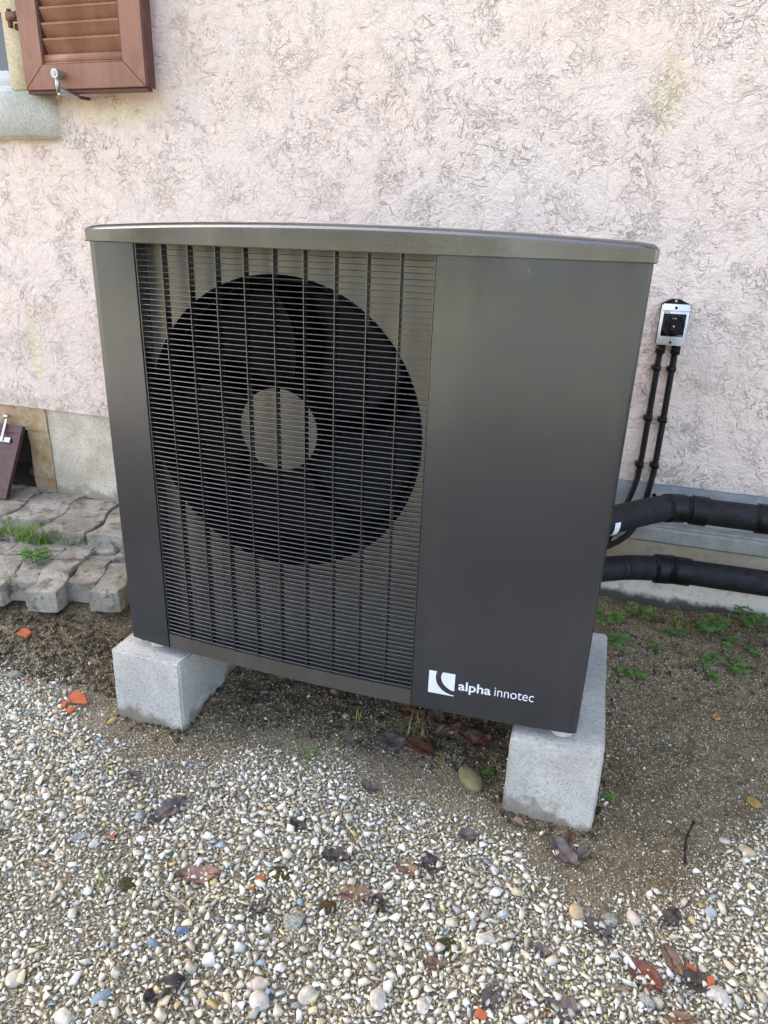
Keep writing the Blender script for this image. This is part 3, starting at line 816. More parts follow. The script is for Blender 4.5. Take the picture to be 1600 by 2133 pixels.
# ---------------------------------------------------------------- isolator switch
sw = empty('isolator_switch', (1.45, 1.0, .93), 'small light grey rotary isolator switch with black knob fixed to the pink wall', 'switch')
sx0, sx1, sz0, sz1 = 1.409, 1.492, .868, .995
b = MB(); b.box(sx0-.001, sx1+.001, .965, .998, sz0-.001, sz1+.002, .003)
b.add([(sx0, .985, sz1), (sx1, .985, sz1), ((sx0+sx1)/2+.012, .985, sz1+.014), ((sx0+sx1)/2-.012, .985, sz1+.014),
       (sx0, .998, sz1), (sx1, .998, sz1), ((sx0+sx1)/2+.012, .998, sz1+.014), ((sx0+sx1)/2-.012, .998, sz1+.014)],
      [(0,1,2,3),(7,6,5,4),(1,5,6,2),(2,6,7,3),(3,7,4,0)])
b.build('back_plate', M['black'], sw)
b = MB(); b.box(sx0, sx1, .932, .9645, sz0, sz1, .0035, 2); b.build('housing', M['housing'], sw)
b = MB(); b.box(sx0+.0005, sx1-.0005, .9305, .9325, .976, .9768); b.box(sx0+.0005, sx1-.0005, .9305, .9325, .886, .8868); b.build('cover_groove', M['flash'], sw)
scx = (sx0+sx1)/2
for z in (.985, .8775):
    MB().disc((scx, .9312, z), .0043, 'y', 14, .002).build('cover_screw', M['black'], sw)
MB().disc((scx, .9815, sz1+.008), .0042, 'y', 12, .004).build('fixing_screw', M['steel'], sw)
b = MB(); b.box(scx-.034, scx+.034, .929, .9335, .897, .967, .001, 1); b.build('dial_plate', M['black'], sw)
kz = .9325
b = MB(); b.disc((scx, .914, kz), .0335, 'y', 40, .0148, .0285); b.disc((scx, .921, kz), .0287, 'y', 40, .0075); b.build('knob_ring', M['pipe'], sw)
b = MB(); b.box(scx-.007, scx+.007, .905, .921, kz-.034, kz+.004, .002)
b.prism([(scx-.009, .908), (scx+.009, .908), (scx+.009, .921), (scx-.009, .921)], kz+.003, kz+.010)
b.add([(scx-.009, .908, kz+.0101), (scx+.009, .908, kz+.0101), (scx, .908, kz+.017), (scx-.009, .921, kz+.0101), (scx+.009, .921, kz+.0101), (scx, .921, kz+.017)], [(0,1,2),(5,4,3),(1,4,5,2),(2,5,3,0)])
b.build('knob_handle', M['black'], sw)
MB().disc((scx, .9045, kz-.002), .0022, 'y', 12, .001).build('knob_dot', M['white'], sw)
lettering('I ON', scx-.006, scx+.006, kz+.019, .0045, .01, lambda x: .9205, M['white'], sw)
lettering('EATON', sx0+.008, sx0+.026, .9685, .0042, .02, lambda x: .9316, M['black'], sw)
lettering('EATON', scx+.019, scx+.032, .899, .0030, .02, lambda x: .9284, M['white'], sw)
for gx_ in (1.427, 1.4735):
    b = MB(); b.box(gx_-.0135, gx_+.0135, .950, .985, .840, .8665, .002); b.box(gx_-.0148, gx_+.0148, .949, .986, .838, .846, .002)
    b.box(gx_-.004, gx_+.008, .9475, .9495, .848, .858); b.build('cable_gland', M['conduit'], sw)

# ---------------------------------------------------------------- conduits
def conduit(pts, r, label, clips):
    P = catmull(pts, .0022)
    rad_ = [r*(1.0 if (i//2) % 2 == 0 else .91) for i in range(len(P))]
    root = MB().tube(P, rad_, 12).build('conduit', M['conduit'], None, P[0])
    tag(root, label, 'conduit', 'ribbed conduits below the switch')
    for (x, z) in clips:
        c = MB(); c.box(x-.0122, x+.0122, .9590, .9985, z-.008, z+.008, .001, 1); c.box(x-.0165, x-.0130, .968, .9985, z-.006, z+.006)
        c.build('pipe_clip', M['conduit'], root)
conduit([(1.427, .970, .841), (1.427, .970, .79), (1.428, .971, .62), (1.4275, .970, .448), (1.421, .965, .375), (1.400, .945, .295), (1.37, .90, .215), (1.34, .82, .165), (1.29, .62, .16), (1.27, .50, .18)], .0105,
        'ribbed black conduit nearer the heat pump, below the left half of the switch', [(1.427, .788), (1.428, .618), (1.427, .452)])
conduit([(1.4735, .970, .841), (1.4735, .970, .79), (1.4755, .971, .616), (1.476, .970, .454), (1.472, .966, .39), (1.462, .955, .31), (1.44, .93, .23), (1.40, .87, .20), (1.33, .70, .22), (1.30, .50, .26)], .0108,
        'thicker ribbed black conduit farther from the heat pump, below the right half of the switch', [(1.474, .788), (1.4755, .616), (1.476, .454)])
loop = catmull([(1.29, .50, .40), (1.315, .62, .43), (1.330, .70, .41), (1.335, .73, .33), (1.31, .66, .24), (1.285, .50, .22)], .0022)
tag(MB().tube(loop, [.009 if (i//2) % 2 == 0 else .0078 for i in range(len(loop))], 10).build('cable_loop', M['conduit'], None, loop[0]),
    'short loop of black ribbed cable behind the rear edge of the heat pump', 'cable')

# ---------------------------------------------------------------- insulated pipes
def pipe(pts, r, label, sleeves, slits):
    P = catmull(pts, .012)
    root = MB().tube(P, [r*(1+.012*mnoise.noise(p*9)) for p in P], 28).build('insulated_pipe', M['pipe'], None, P[0])
    tag(root, label, 'pipe', 'insulated pipes along the wall')
    D = [0]
    for i in range(1, len(P)): D.append(D[-1]+(P[i]-P[i-1]).length)
    def at(x_):
        i = min(range(len(P)), key=lambda k_: abs(P[k_].x-x_)); return i
    for (xa, xb, e) in sleeves:
        ia, ib = at(xa), at(xb)
        seg = P[ia:ib+1]; m = len(seg)
        rr_ = [r+e]*m
        MB().tube([seg[0]-(seg[1]-seg[0])*.05]+seg, [r*.98]+rr_, 28).build('sleeve', M['sleeve'], root)
    for xa in slits:
        i = at(xa); MB().tube([P[i]-(P[i+1]-P[i]).normalized()*.0012, P[i]+(P[i+1]-P[i]).normalized()*.0012], r*1.004, 28, False).build('seam', M['coil'], root)
    return root
p1 = pipe([(1.22, .500, .362), (1.30, .565, .362), (1.38, .655, .361), (1.46, .755, .357), (1.52, .825, .353), (1.58, .848, .351), (1.70, .85, .350), (2.2, .85, .352), (3.3, .85, .353)], .0440,
     'upper thick black insulated pipe with an elbow, leading along the wall', [(1.525, 1.578, .0040), (1.600, 1.655, .0058), (1.80, 1.845, .0058)], [1.50, 1.512, 1.589])
p2 = pipe([(1.20, .600, .130), (1.30, .71, .129), (1.38, .775, .127), (1.46, .82, .125), (1.55, .845, .124), (1.64, .85, .125), (2.2, .85, .128), (3.3, .85, .13)], .0430,
     'lower thick black insulated pipe with taped joint, just above the wall footing', [(1.530, 1.580, .0075), (1.582, 1.635, .0055)], [1.40, 1.43, 1.49])
b = MB()
Pp = catmull([(1.22, .500, .362), (1.30, .565, .362), (1.38, .655, .361)], .012)
for i, p in enumerate(Pp):
    if 1.325 < p.x < 1.352: i0 = i; break
tv = []
for p_ in (Pp[i0], Pp[i0+1], Pp[i0+2]):
    for k_ in range(9):
        an = R(-75+k_*11); tv.append((p_.x+.0482*math.cos(an)*.55, p_.y-.0482*math.cos(an)*.83, p_.z+.0482*math.sin(an)))
b.add(tv, [(i*9+j, i*9+j+1, (i+1)*9+j+1, (i+1)*9+j) for i in range(2) for j in range(8)], True)
b.build('paper_tag', M['white'], p1)

# ---------------------------------------------------------------- gravel
rng = np.random.default_rng(11)
bnd = [(-3, .02), (-.638, .02), (-.308, -.01), (-.062, -.12), (.114, -.235), (.312, -.20), (.434, -.08), (.659, -.06), (.931, -.075), (1.105, -.11), (1.195, -.16), (1.311, -.225), (1.423, -.262), (1.582, -.222), (1.702, -.06), (1.835, .101), (4, .3)]
BX = np.array([p[0] for p in bnd]); BY = np.array([p[1] for p in bnd])
def wob(x, y, s, seed):
    return np.array([mnoise.fractal(Vector((float(a)*s, float(c)*s, seed)), 1.0, 2.0, 3) for a, c in zip(x, y)])
def dens(x, y, soft):
    d = np.interp(x, BX, BY)-y-.045
    t_ = np.clip(d/soft+.5, 0, 1); return t_*t_*(3-2*t_)
def protos(n, k, flat_, seed):
    out = []; rr = random.Random(seed)
    for _ in range(n):
        bm = bmesh.new()
        for i in range(k):
            v = Vector((rr.gauss(0, 1), rr.gauss(0, 1), rr.gauss(0, 1))).normalized()
            v = Vector((math.copysign(abs(v.x)**.75, v.x), math.copysign(abs(v.y)**.75, v.y), math.copysign(abs(v.z)**.75, v.z)))*rr.uniform(.78, 1.05)
            bm.verts.new((v.x, v.y*rr.uniform(.8, 1), v.z*flat_))
        res = bmesh.ops.convex_hull(bm, input=bm.verts[:])
        bmesh.ops.delete(bm, geom=list({g_ for g_ in res['geom_interior'] if isinstance(g_, bmesh.types.BMVert)}), context='VERTS')
        bmesh.ops.triangulate(bm, faces=bm.faces[:]); bmesh.ops.recalc_face_normals(bm, faces=bm.faces[:])
        bm.verts.index_update()
        out.append((np.array([v.co[:] for v in bm.verts]), np.array([[v.index for v in f.verts] for f in bm.faces]))); bm.free()
    return out
PAL = np.array([1.42, 1.46, 1.40])*np.array([(.50, .46, .38), (.56, .53, .46), (.42, .38, .31), (.60, .575, .53), (.46, .45, .43), (.38, .35, .30), (.52, .45, .31), (.33, .34, .36), (.22, .27, .34), (.42, .33, .15), (.35, .13, .06), (.30, .24, .17)])
PW = np.array([.17, .23, .10, .22, .12, .075, .07, .035, .014, .011, .0015, .011]); PW /= PW.sum()
def pick_col(n):
    c = PAL[rng.choice(len(PAL), n, p=PW)]; return np.clip(c*rng.normal(.99, .15, (n, 1)), .02, .86)
def build_scatter(name, parts, mat, label):
    VV = []; FF = []; CC = []; base = 0
    for protoset, pos, size, col, tilt in parts:
        which = rng.integers(0, len(protoset), len(pos))
        for k, (pvv, pff) in enumerate(protoset):
            idx = np.nonzero(which == k)[0]
            if not len(idx): continue
            n = len(idx); az = rng.uniform(0, 2*np.pi, n); tx = rng.normal(0, tilt, n); ty = rng.normal(0, tilt, n)
            ca_, sa_ = np.cos(az), np.sin(az); asp = rng.uniform(.58, 1.0, n)
            p = pvv[None]*np.stack([np.ones(n), asp, rng.uniform(.75, 1.15, n)], 1)[:, None, :]*size[idx][:, None, None]
            cx_, sx_ = np.cos(tx)[:, None], np.sin(tx)[:, None]; y1 = p[..., 1]*cx_-p[..., 2]*sx_; z1_ = p[..., 1]*sx_+p[..., 2]*cx_
            cy_, sy_ = np.cos(ty)[:, None], np.sin(ty)[:, None]; x2 = p[..., 0]*cy_+z1_*sy_; z2 = -p[..., 0]*sy_+z1_*cy_
            x3 = x2*ca_[:, None]-y1*sa_[:, None]; y3 = x2*sa_[:, None]+y1*ca_[:, None]
            q = np.stack([x3, y3, z2], 2)+pos[idx][:, None, :]
            m = pvv.shape[0]
            VV.append(q.reshape(-1, 3)); FF.append((pff[None]+(np.arange(n)*m)[:, None, None]+base).reshape(-1, 3))
            CC.append(np.repeat(col[idx], m, axis=0)); base += n*m
    VV = np.concatenate(VV).astype(np.float32); FF = np.concatenate(FF).astype(np.int32); CC = np.concatenate(CC)
    me = bpy.data.meshes.new(name); me.vertices.add(len(VV)); me.loops.add(FF.size); me.polygons.add(len(FF))
    me.vertices.foreach_set('co', VV.ravel()); me.loops.foreach_set('vertex_index', FF.ravel())
    me.polygons.foreach_set('loop_start', np.arange(0, FF.size, 3, dtype=np.int32))
    me.update(calc_edges=True); me.validate()
    at = me.attributes.new('col', 'FLOAT_COLOR', 'POINT')
    at.data.foreach_set('color', np.concatenate([CC, np.ones((len(CC), 1))], 1).astype(np.float32).ravel())
    me.materials.append(mat); o = link(name, me)
    if label: tag(o, label, 'gravel', None, 'stuff')
    print(name, len(FF)); return o
def inblock(x, y):
    a = (x > -.055) & (x < .195) & (y > -.05) & (y < .61); c = (x > 1.155) & (x < 1.398) & (y > -.038) & (y < .61)
    return a | c | ((y > .24) & (x < -.40))
def scatter_pts(n, x0, x1, y0, y1, soft, floor_, shift=0.0, patch_=0.0):
    x = rng.uniform(x0, x1, n); y = rng.uniform(y0, y1, n)
    w1 = wob(x, y, 4.0, 2.0)*.07+wob(x, y, 14.0, 5.0)*.05
    d = np.maximum(dens(x, y+w1+shift, soft), floor_)
    if patch_ > 0:
        pn = wob(x, y, 2.3, 9.0)*.8+wob(x, y, 7.0, 4.0)*.5
        d = d*np.clip(1-patch_*(.5-pn*1.6), .12, 1)
    keep = (rng.uniform(0, 1, n) < d) & ~inblock(x, y)
    return x[keep], y[keep]
hv = lambda x, y: np.array([hgt(float(a), float(c)) for a, c in zip(x, y)])
parts = []
big = protos(40, 9, .52, 1); mid = protos(26, 8, .55, 2); fine = protos(10, 7, .7, 3)
# big stones by dart throwing
cell = {}
def darts(n, smin, smax, x0, x1, y0, y1, soft, floor_, sc, patch_=0.0):
    x, y = scatter_pts(n, x0, x1, y0, y1, soft, floor_, 0.0, patch_)
    s = smin*(smax/smin)**(rng.uniform(0, 1, len(x))**1.7)
    o_ = np.argsort(-s); ox, oy, os_ = [], [], []
    for i in o_:
        cx_, cy_ = int(x[i]/.03), int(y[i]/.03); ok = True
        for a in (-1, 0, 1):
            for c in (-1, 0, 1):
                for (qx, qy, qs) in cell.get((cx_+a, cy_+c), ()):
                    if (qx-x[i])**2+(qy-y[i])**2 < ((qs+s[i])*sc)**2: ok = False
        if ok:
            cell.setdefault((cx_, cy_), []).append((x[i], y[i], s[i])); ox.append(x[i]); oy.append(y[i]); os_.append(s[i])
    return np.array(ox), np.array(oy), np.array(os_)
x, y, s = darts(5200, .0120, .0205, -.9, 2.6, -1.15, -.12, .26, .0, .74, .8)
parts.append((big, np.stack([x, y, hv(x, y)+s*.30], 1), s, pick_col(len(x)), .35))
x, y, s = darts(40000, .0086, .0140, -1.0, 2.7, -1.15, .2, .26, .003, .68, .6)
parts.append((big, np.stack([x, y, hv(x, y)+s*.30], 1), s, pick_col(len(x)), .4))
x, y, s = darts(230000, .0044, .0092, -.95, 2.6, -1.1, .40, .26, .005, .60, .3)
parts.append((mid, np.stack([x, y, hv(x, y)+s*.32+rng.uniform(0, .004, len(x))], 1), s, pick_col(len(x)), .5))
x, y = scatter_pts(130000, -.9, 2.5, -1.0, .75, .26, .22, -.13)
s = rng.uniform(.0016, .0040, len(x))
parts.append((fine, np.stack([x, y, hv(x, y)+s*.5], 1), s, pick_col(len(x))*.92, 1.0))
# clods and coarse grit under the unit
x = rng.uniform(.2, 1.15, 2600); y = rng.uniform(.05, .62, 2600); s = rng.uniform(.003, .011, 2600)**1.0
cc = np.clip(np.array([(.20, .17, .12)])*rng.normal(1, .3, (2600, 1)), .04, .45)
parts.append((mid, np.stack([x, y, hv(x, y)+s*.2], 1), s, cc, .6))
build_scatter('gravel', parts, M['pebble'], 'loose pale crushed gravel and grit spread in front of the heat pump')

# soil clods near the paving and along the wall
parts = []
nA, nB, nC = 5200, 1300, 3200
x = np.concatenate([rng.uniform(-1.1, -.06, nA), rng.uniform(1.42, 2.6, nB), rng.uniform(.25, 1.15, nC)])
y = np.concatenate([rng.uniform(.03, .32, nA), rng.uniform(.55, .97, nB), .05+.45*rng.uniform(0, 1, nC)**.8])
for (bx0, bx1, byf) in ((-.05, .19, -.044), (1.16, 1.393, -.033)):
    k_ = 420; e_ = np.abs(rng.normal(0, .022, k_)); which_ = rng.integers(0, 3, k_)
    xx = np.where(which_ == 0, rng.uniform(bx0-.02, bx1+.02, k_), np.where(which_ == 1, bx0-e_, bx1+e_))
    yy = np.where(which_ == 0, byf-e_, rng.uniform(byf, .5, k_))
    x = np.concatenate([x, xx]); y = np.concatenate([y, yy])
s = .002+.012*rng.uniform(0, 1, len(x))**3.0
cc = np.clip(np.array([(.085, .066, .040)])*rng.normal(1, .30, (len(x), 1)), .02, .3)
parts.append((mid, np.stack([x, y, hv(x, y)+s*.15], 1), s, cc, .7))
o = build_scatter('soil_clods', parts, M['pebble'], None); tag(o, 'crumbly dark soil clods below the pavers and along the wall', 'soil', None, 'stuff')

# ---------------------------------------------------------------- single stones
def stone(x, y, r, col, label, flat_=.62, long_=1.0, rot=0.0, group=None, speck=False, roundy=False, seed=0, lift=.35, name='stone'):
    rr = random.Random(seed*7+3); bm = bmesh.new()
    bmesh.ops.create_icosphere(bm, subdivisions=3 if roundy else 2, radius=1)
    cuts = [] if roundy else [(Vector((rr.gauss(0, 1), rr.gauss(0, 1), rr.gauss(0, .8))).normalized(), rr.uniform(.55, .82)) for _ in range(9)]
    for v in bm.verts:
        for nn_, d in cuts:
            e = v.co.dot(nn_)
            if e > d: v.co -= nn_*(e-d)
        v.co *= 1+.10*mnoise.noise(v.co*1.6+Vector((seed*3.1, 0, 0)))
        v.co = Vector((v.co.x*r*long_, v.co.y*r, v.co.z*r*flat_))
    z = hgt(x, y)+r*flat_*lift
    cr_, sr_ = math.cos(rot), math.sin(rot)
    for v in bm.verts:
        v.co = Vector((x+v.co.x*cr_-v.co.y*sr_, y+v.co.x*sr_+v.co.y*cr_, z+v.co.z))
    key = 'stone_%s_%d' % (str(col), speck)
    if key not in M:
        t_ = NT('stone_surface'); col = (col[0]*.98, col[1]*.94, col[2]*.84); c = t_.mix(t_.ss(t_.noise(60, 4, .6), .35, .7), col, tuple(q*.68 for q in col))
        if speck: c = t_.mix(t_.ss(t_.noise(330, 2, .6), .52, .62), c, (.07, .08, .08))
        t_.set(Base_Color=c, Roughness=.8); t_.bump(t_.noise(200, 4, .6), .002, .6); M[key] = t_.m
    o = MB().bm(bm, roundy).build(name, M[key], None, (x, y, z))
    return tag(o, label, 'stone', group)
ST = [
 (.771, -.507, .026, (.36, .40, .38), 'large grey-green speckled stone lying amid the gravel, biggest of the loose stones', .6, 1.25, .2, True, False),
 (1.059, .056, .030, (.24, .23, .13), 'long yellowish mossy rock half buried left of the logo-side concrete block', .7, 1.7, -.9, False, True),
 (1.370, -.275, .0165, (.48, .40, .27), 'smooth oval tan pebble at the soil edge in front of the logo-side block', .8, 1.3, 1.7, False, True),
 (1.444, -.266, .0165, (.36, .37, .34), 'rounded grey speckled pebble right of the smooth tan pebble', .75, 1.15, .2, True, True),
 (1.497, -.241, .0155, (.60, .57, .52), 'white elongated pebble right of the grey speckled pebble', .7, 1.5, -1.1, False, True),
 (1.668, -.169, .0150, (.42, .48, .56), 'pale blue round pebble near the right end of the gravel edge', .75, 1.1, .4, False, True),
 (1.779, .042, .0195, (.56, .46, .32), 'flat cream stone with a rusty side on the bare soil edge at far right', .5, 1.5, -.1, False, False),
 (1.728, .063, .0140, (.56, .54, .50), 'flat white stone on bare soil beside the cream stone', .4, 1.4, .1, False, False),
 (1.521, -.437, .0195, (.33, .36, .38), 'blue-grey granite chip sticking out between red-brown leaves', .8, 1.2, -.6, True, False),
 (1.664, -.371, .0245, (.58, .56, .53), 'big angular white stone beside the orange shard at lower right', .6, 1.35, .1, False, False),
 (.551, -.614, .0165, (.14, .22, .36), 'deep blue chip of stone in the lower left gravel, larger of the two blue neighbours', .7, 1.2, .4, False, False),
 (.510, -.659, .0130, (.17, .25, .38), 'small slim blue stone next to the deep blue chip', .6, 1.5, .3, False, False),
 (.168, -.480, .0170, (.26, .32, .40), 'long blue-grey stone lying beside flat white stones at the left', .5, 1.9, .7, False, False),
 (.154, -.531, .0170, (.53, .52, .48), 'flat pale stone just below the long blue-grey stone', .45, 1.3, .0, False, False),
 (.218, -.485, .0150, (.54, .56, .57), 'white angular stone right of the long blue-grey stone', .6, 1.2, .3, False, False),
 (.481, -.789, .0190, (.24, .32, .42), 'broad blue stone close to the bottom edge of the gravel', .6, 1.3, .9, False, False),
 (.778, -.694, .0210, (.58, .57, .55), 'round white stone beside a dark wet patch at the bottom', .75, 1.15, -.6, False, True),
 (.762, -.663, .0180, (.54, .53, .51), 'grey-white stone just above the round white stone', .6, 1.2, .2, False, True),
 (.862, -.649, .0195, (.57, .55, .52), 'egg-shaped white stone standing right of the round white stone', .7, 1.25, 1.3, False, True),
 (.283, -.807, .0200, (.50, .47, .42), 'beige rounded stone at the lower left edge of the gravel', .7, 1.1, .3, False, True),
 (.435, -.839, .0240, (.57, .56, .54), 'large angular white stone at the bottom left edge', .6, 1.3, -.5, False, False),
 (1.819, .214, .0180, (.42, .27, .09), 'ochre yellow oblong stone alone on the bare soil at the right', .6, 1.7, -.7, False, False),
 (-.048, -.072, .0110, (.46, .33, .10), 'small mustard yellow finger-shaped stone before the wet-fronted block', .7, 2.0, 1.4, False, True),
 (.637, .169, .0140, (.42, .38, .24), 'square tan chip on the soil beneath the grille', .7, 1.2, 1.0, False, False),
 (-.685, .330, .0180, (.38, .35, .25), 'yellowish stone on dark soil right below the pavers', .6, 1.4, -.2, False, False),
 (-.520, .023, .0250, (.30, .30, .28), 'dark grey lump of rock at the left edge before the dark soil', .7, 1.3, .3, True, False),
 (1.183, -.418, .0195, (.60, .58, .54), 'chunky white stone in the gravel left of the red-brown leaves', .6, 1.4, .2, False, False),
 (1.00, -.62, .0225, (.58, .57, .55), 'upright white block-like stone near the bottom centre right', .8, 1.3, 1.4, False, False),
 (1.09, -.60, .0180, (.60, .59, .57), 'bright white angular stone right of the upright block-like stone', .7, 1.2, .5, False, False),
 (1.035, .235, .034, (.13, .105, .06), 'dark earthy rock under the unit left of the logo-side block', .7, 1.1, .4, False, False),
 (.985, .345, .036, (.11, .09, .055), 'earth-covered rock farther back under the unit behind the leaf litter', .7, 1.2, 1.1, False, False),
 (.965, .165, .012, (.42, .25, .10), 'small ochre stone in the leaf litter under the unit', .6, 1.5, -.4, False, False),
 (.36, .30, .020, (.17, .15, .12), 'grey-brown stone lying under the unit at the inner side of the wet-fronted block', .7, 1.2, .6, False, False),
 (.335, .21, .016, (.20, .18, .15), 'small brown-grey stone against the inner side of the wet-fronted block', .7, 1.3, 1.0, False, False),
]
for i, q in enumerate(ST):
    stone(q[0], q[1], q[2]*(.88 if i > 3 else 1), q[3], q[4], q[5], q[6], q[7], 'single stones on the gravel', q[8], q[9], i+1)
o = MB(); zr = hgt(1.744, .501)
rp_ = [(1.744+.009*math.cos(a), .501+.009*math.sin(a), zr+.006) for a in np.linspace(0, 2*np.pi, 19)]
tag(o.tube(rp_, .0042, 8, False).build('nut_shell', simple('tan_shell', (.42, .25, .10), .7), None, (1.744, .501, zr)), 'small tan ring-shaped nut shell alone on the bare soil', 'nut shell')

# ---------------------------------------------------------------- terracotta shards
def shard(x, y, poly, th, tilt, label, group='terracotta shards'):
    z = hgt(x, y)+.004; n = len(poly); v = []
    rt = Matrix.Rotation(tilt[0], 3, 'X') @ Matrix.Rotation(tilt[1], 3, 'Y')
    for d in (0, th):
        for p in poly:
            q = rt @ Vector((p[0], p[1], d)); v.append(Vector((x, y, z))+q)
    bm = bmesh.new(); vs = [bm.verts.new(q) for q in v]
    bm.faces.new(vs[:n][::-1]); bm.faces.new(vs[n:])
    for i in range(n): bm.faces.new((vs[i], vs[(i+1) % n], vs[n+(i+1) % n], vs[n+i]))
    bmesh.ops.bevel(bm, geom=bm.edges[:], offset=.001, segments=1, affect='EDGES')
    o = MB().bm(bm).build('terracotta_shard', M['terra'], None, (x, y, z)); return tag(o, label, 'shard', group)
shard(-.225, -.020, [(-.030, -.002), (.0, -.022), (.042, -.012), (.046, -.004), (.012, .022), (-.022, .020)], .012, (.35, .1), 'largest orange terracotta shard, left of the wet-fronted concrete block')
shard(-.232, -.068, [(-.022, .018), (-.008, -.004), (.004, .000), (.000, .022)], .012, (.25, -.1), 'orange terracotta fragment touching the largest shard, left piece')
shard(-.208, -.074, [(-.014, -.004), (.010, -.010), (.014, .010), (.0, .018)], .012, (.2, .15), 'orange terracotta fragment touching the largest shard, front piece')
shard(1.650, -.350, [(-.006, -.016), (.008, -.018), (.004, .018), (-.010, .012)], .006, (.5, .3), 'narrow orange shard standing in a dark leaf at lower right')
shard(1.612, -.325, [(-.012, -.008), (.012, -.006), (.010, .006), (-.008, .010)], .006, (.2, .1), 'small orange chip left of the narrow orange shard')
shard(.648, -.433, [(-.010, -.008), (.009, -.009), (.010, .006), (-.006, .010)], .006, (.2, .1), 'small orange-red chip in mossy gravel, near two others')
shard(.640, -.462, [(-.007, -.007), (.008, -.006), (.004, .009)], .005, (.3, -.1), 'tiny triangular orange chip in the mossy gravel')
shard(.245, -.449, [(-.008, -.010), (.007, -.006), (-.002, .014)], .005, (.4, .2), 'small pointed orange chip amid the left gravel')
shard(1.202, -.583, [(-.012, -.007), (.010, -.010), (.012, .006), (-.007, .010)], .007, (.2, .1), 'reddish tile chip at the bottom edge of the gravel')
shard(-.625, .191, [(-.025, -.014), (.02, -.018), (.026, .010), (-.016, .018)], .012, (.4, .1), 'dusty reddish brick fragment on dark soil under the pavers')

# ---------------------------------------------------------------- dead leaves
LM = {
 'purple': make_leaf('leaf_grey_purple', (.085, .066, .062), (.155, .122, .115)),
 'red': make_leaf('leaf_red_brown', (.11, .036, .024), (.20, .078, .048), .45),
 'tan': make_leaf('leaf_tan', (.19, .105, .07), (.27, .16, .11)),
 'brown': make_leaf('leaf_brown', (.14, .080, .048), (.23, .14, .09)),
 'dark': make_leaf('leaf_blackened', (.035, .028, .024), (.085, .066, .056), .6),
}
def leaf(x, y, L_, wd, kind, rot, label, crumple=1.0, lobes=0, seed=0, lift=.004):
    rr = random.Random(seed*13+5); nu, nv = 14, 6; v = []; 
    cr_, sr_ = math.cos(rot), math.sin(rot)
    for i in range(nu+1):
        u = i/nu
        half = wd*.5*(math.sin(math.pi*min(1, max(0, u))**.85)**.8)+.0006
        if lobes: half *= .68+.42*abs(math.sin(u*math.pi*lobes+.6))
        for j in range(-nv, nv+1):
            s_ = j/nv; px, py = (u-.5)*L_, half*s_
            sd_ = Vector((px*38+seed*3.7, py*38, seed*1.3))
            zz_ = .62*crumple*(.013*mnoise.noise(sd_)+.006*mnoise.noise(sd_*2.7))+.010*crumple*abs(s_)**1.5*(.5+.7*mnoise.noise(Vector((u*4, seed, 0))))
            zz_ -= .0022*abs(math.sin(u*22+abs(s_)*3))*(abs(s_) < .95)*.5+.002*(j == 0)
            k_ = 1+.10*mnoise.noise(sd_*1.9)
            px *= k_; py *= k_
            X_, Y_ = x+px*cr_-py*sr_, y+px*sr_+py*cr_
            v.append((X_, Y_, hgt(X_, Y_)+lift+.0035+max(zz_, -.006)))
    m = 2*nv+1
    f = [(i*m+j, (i+1)*m+j, (i+1)*m+j+1, i*m+j+1) for i in range(nu) for j in range(m-1)]
    root = MB().add(v, f, True).build('dead_leaf', LM[kind], None, (x, y, hgt(x, y)))
    so = root.modifiers.new('thick', 'SOLIDIFY'); so.thickness = .0007
    tag(root, label, 'leaf', 'dead leaves on the ground')
    # midrib and stalk
    mid_ = [Vector(v[i*m+nv])+Vector((0, 0, .0012)) for i in range(1, nu+1)]
    e = Vector((x+(-.5*L_-.02)*cr_+.004*sr_, y+(-.5*L_-.02)*sr_, 0)); e.z = hgt(e.x, e.y)+.004
    MB().tube([e]+mid_, [.0011]+[.0011-.0008*i/nu for i in range(nu)], 5).build('midrib', LM['dark'], root)
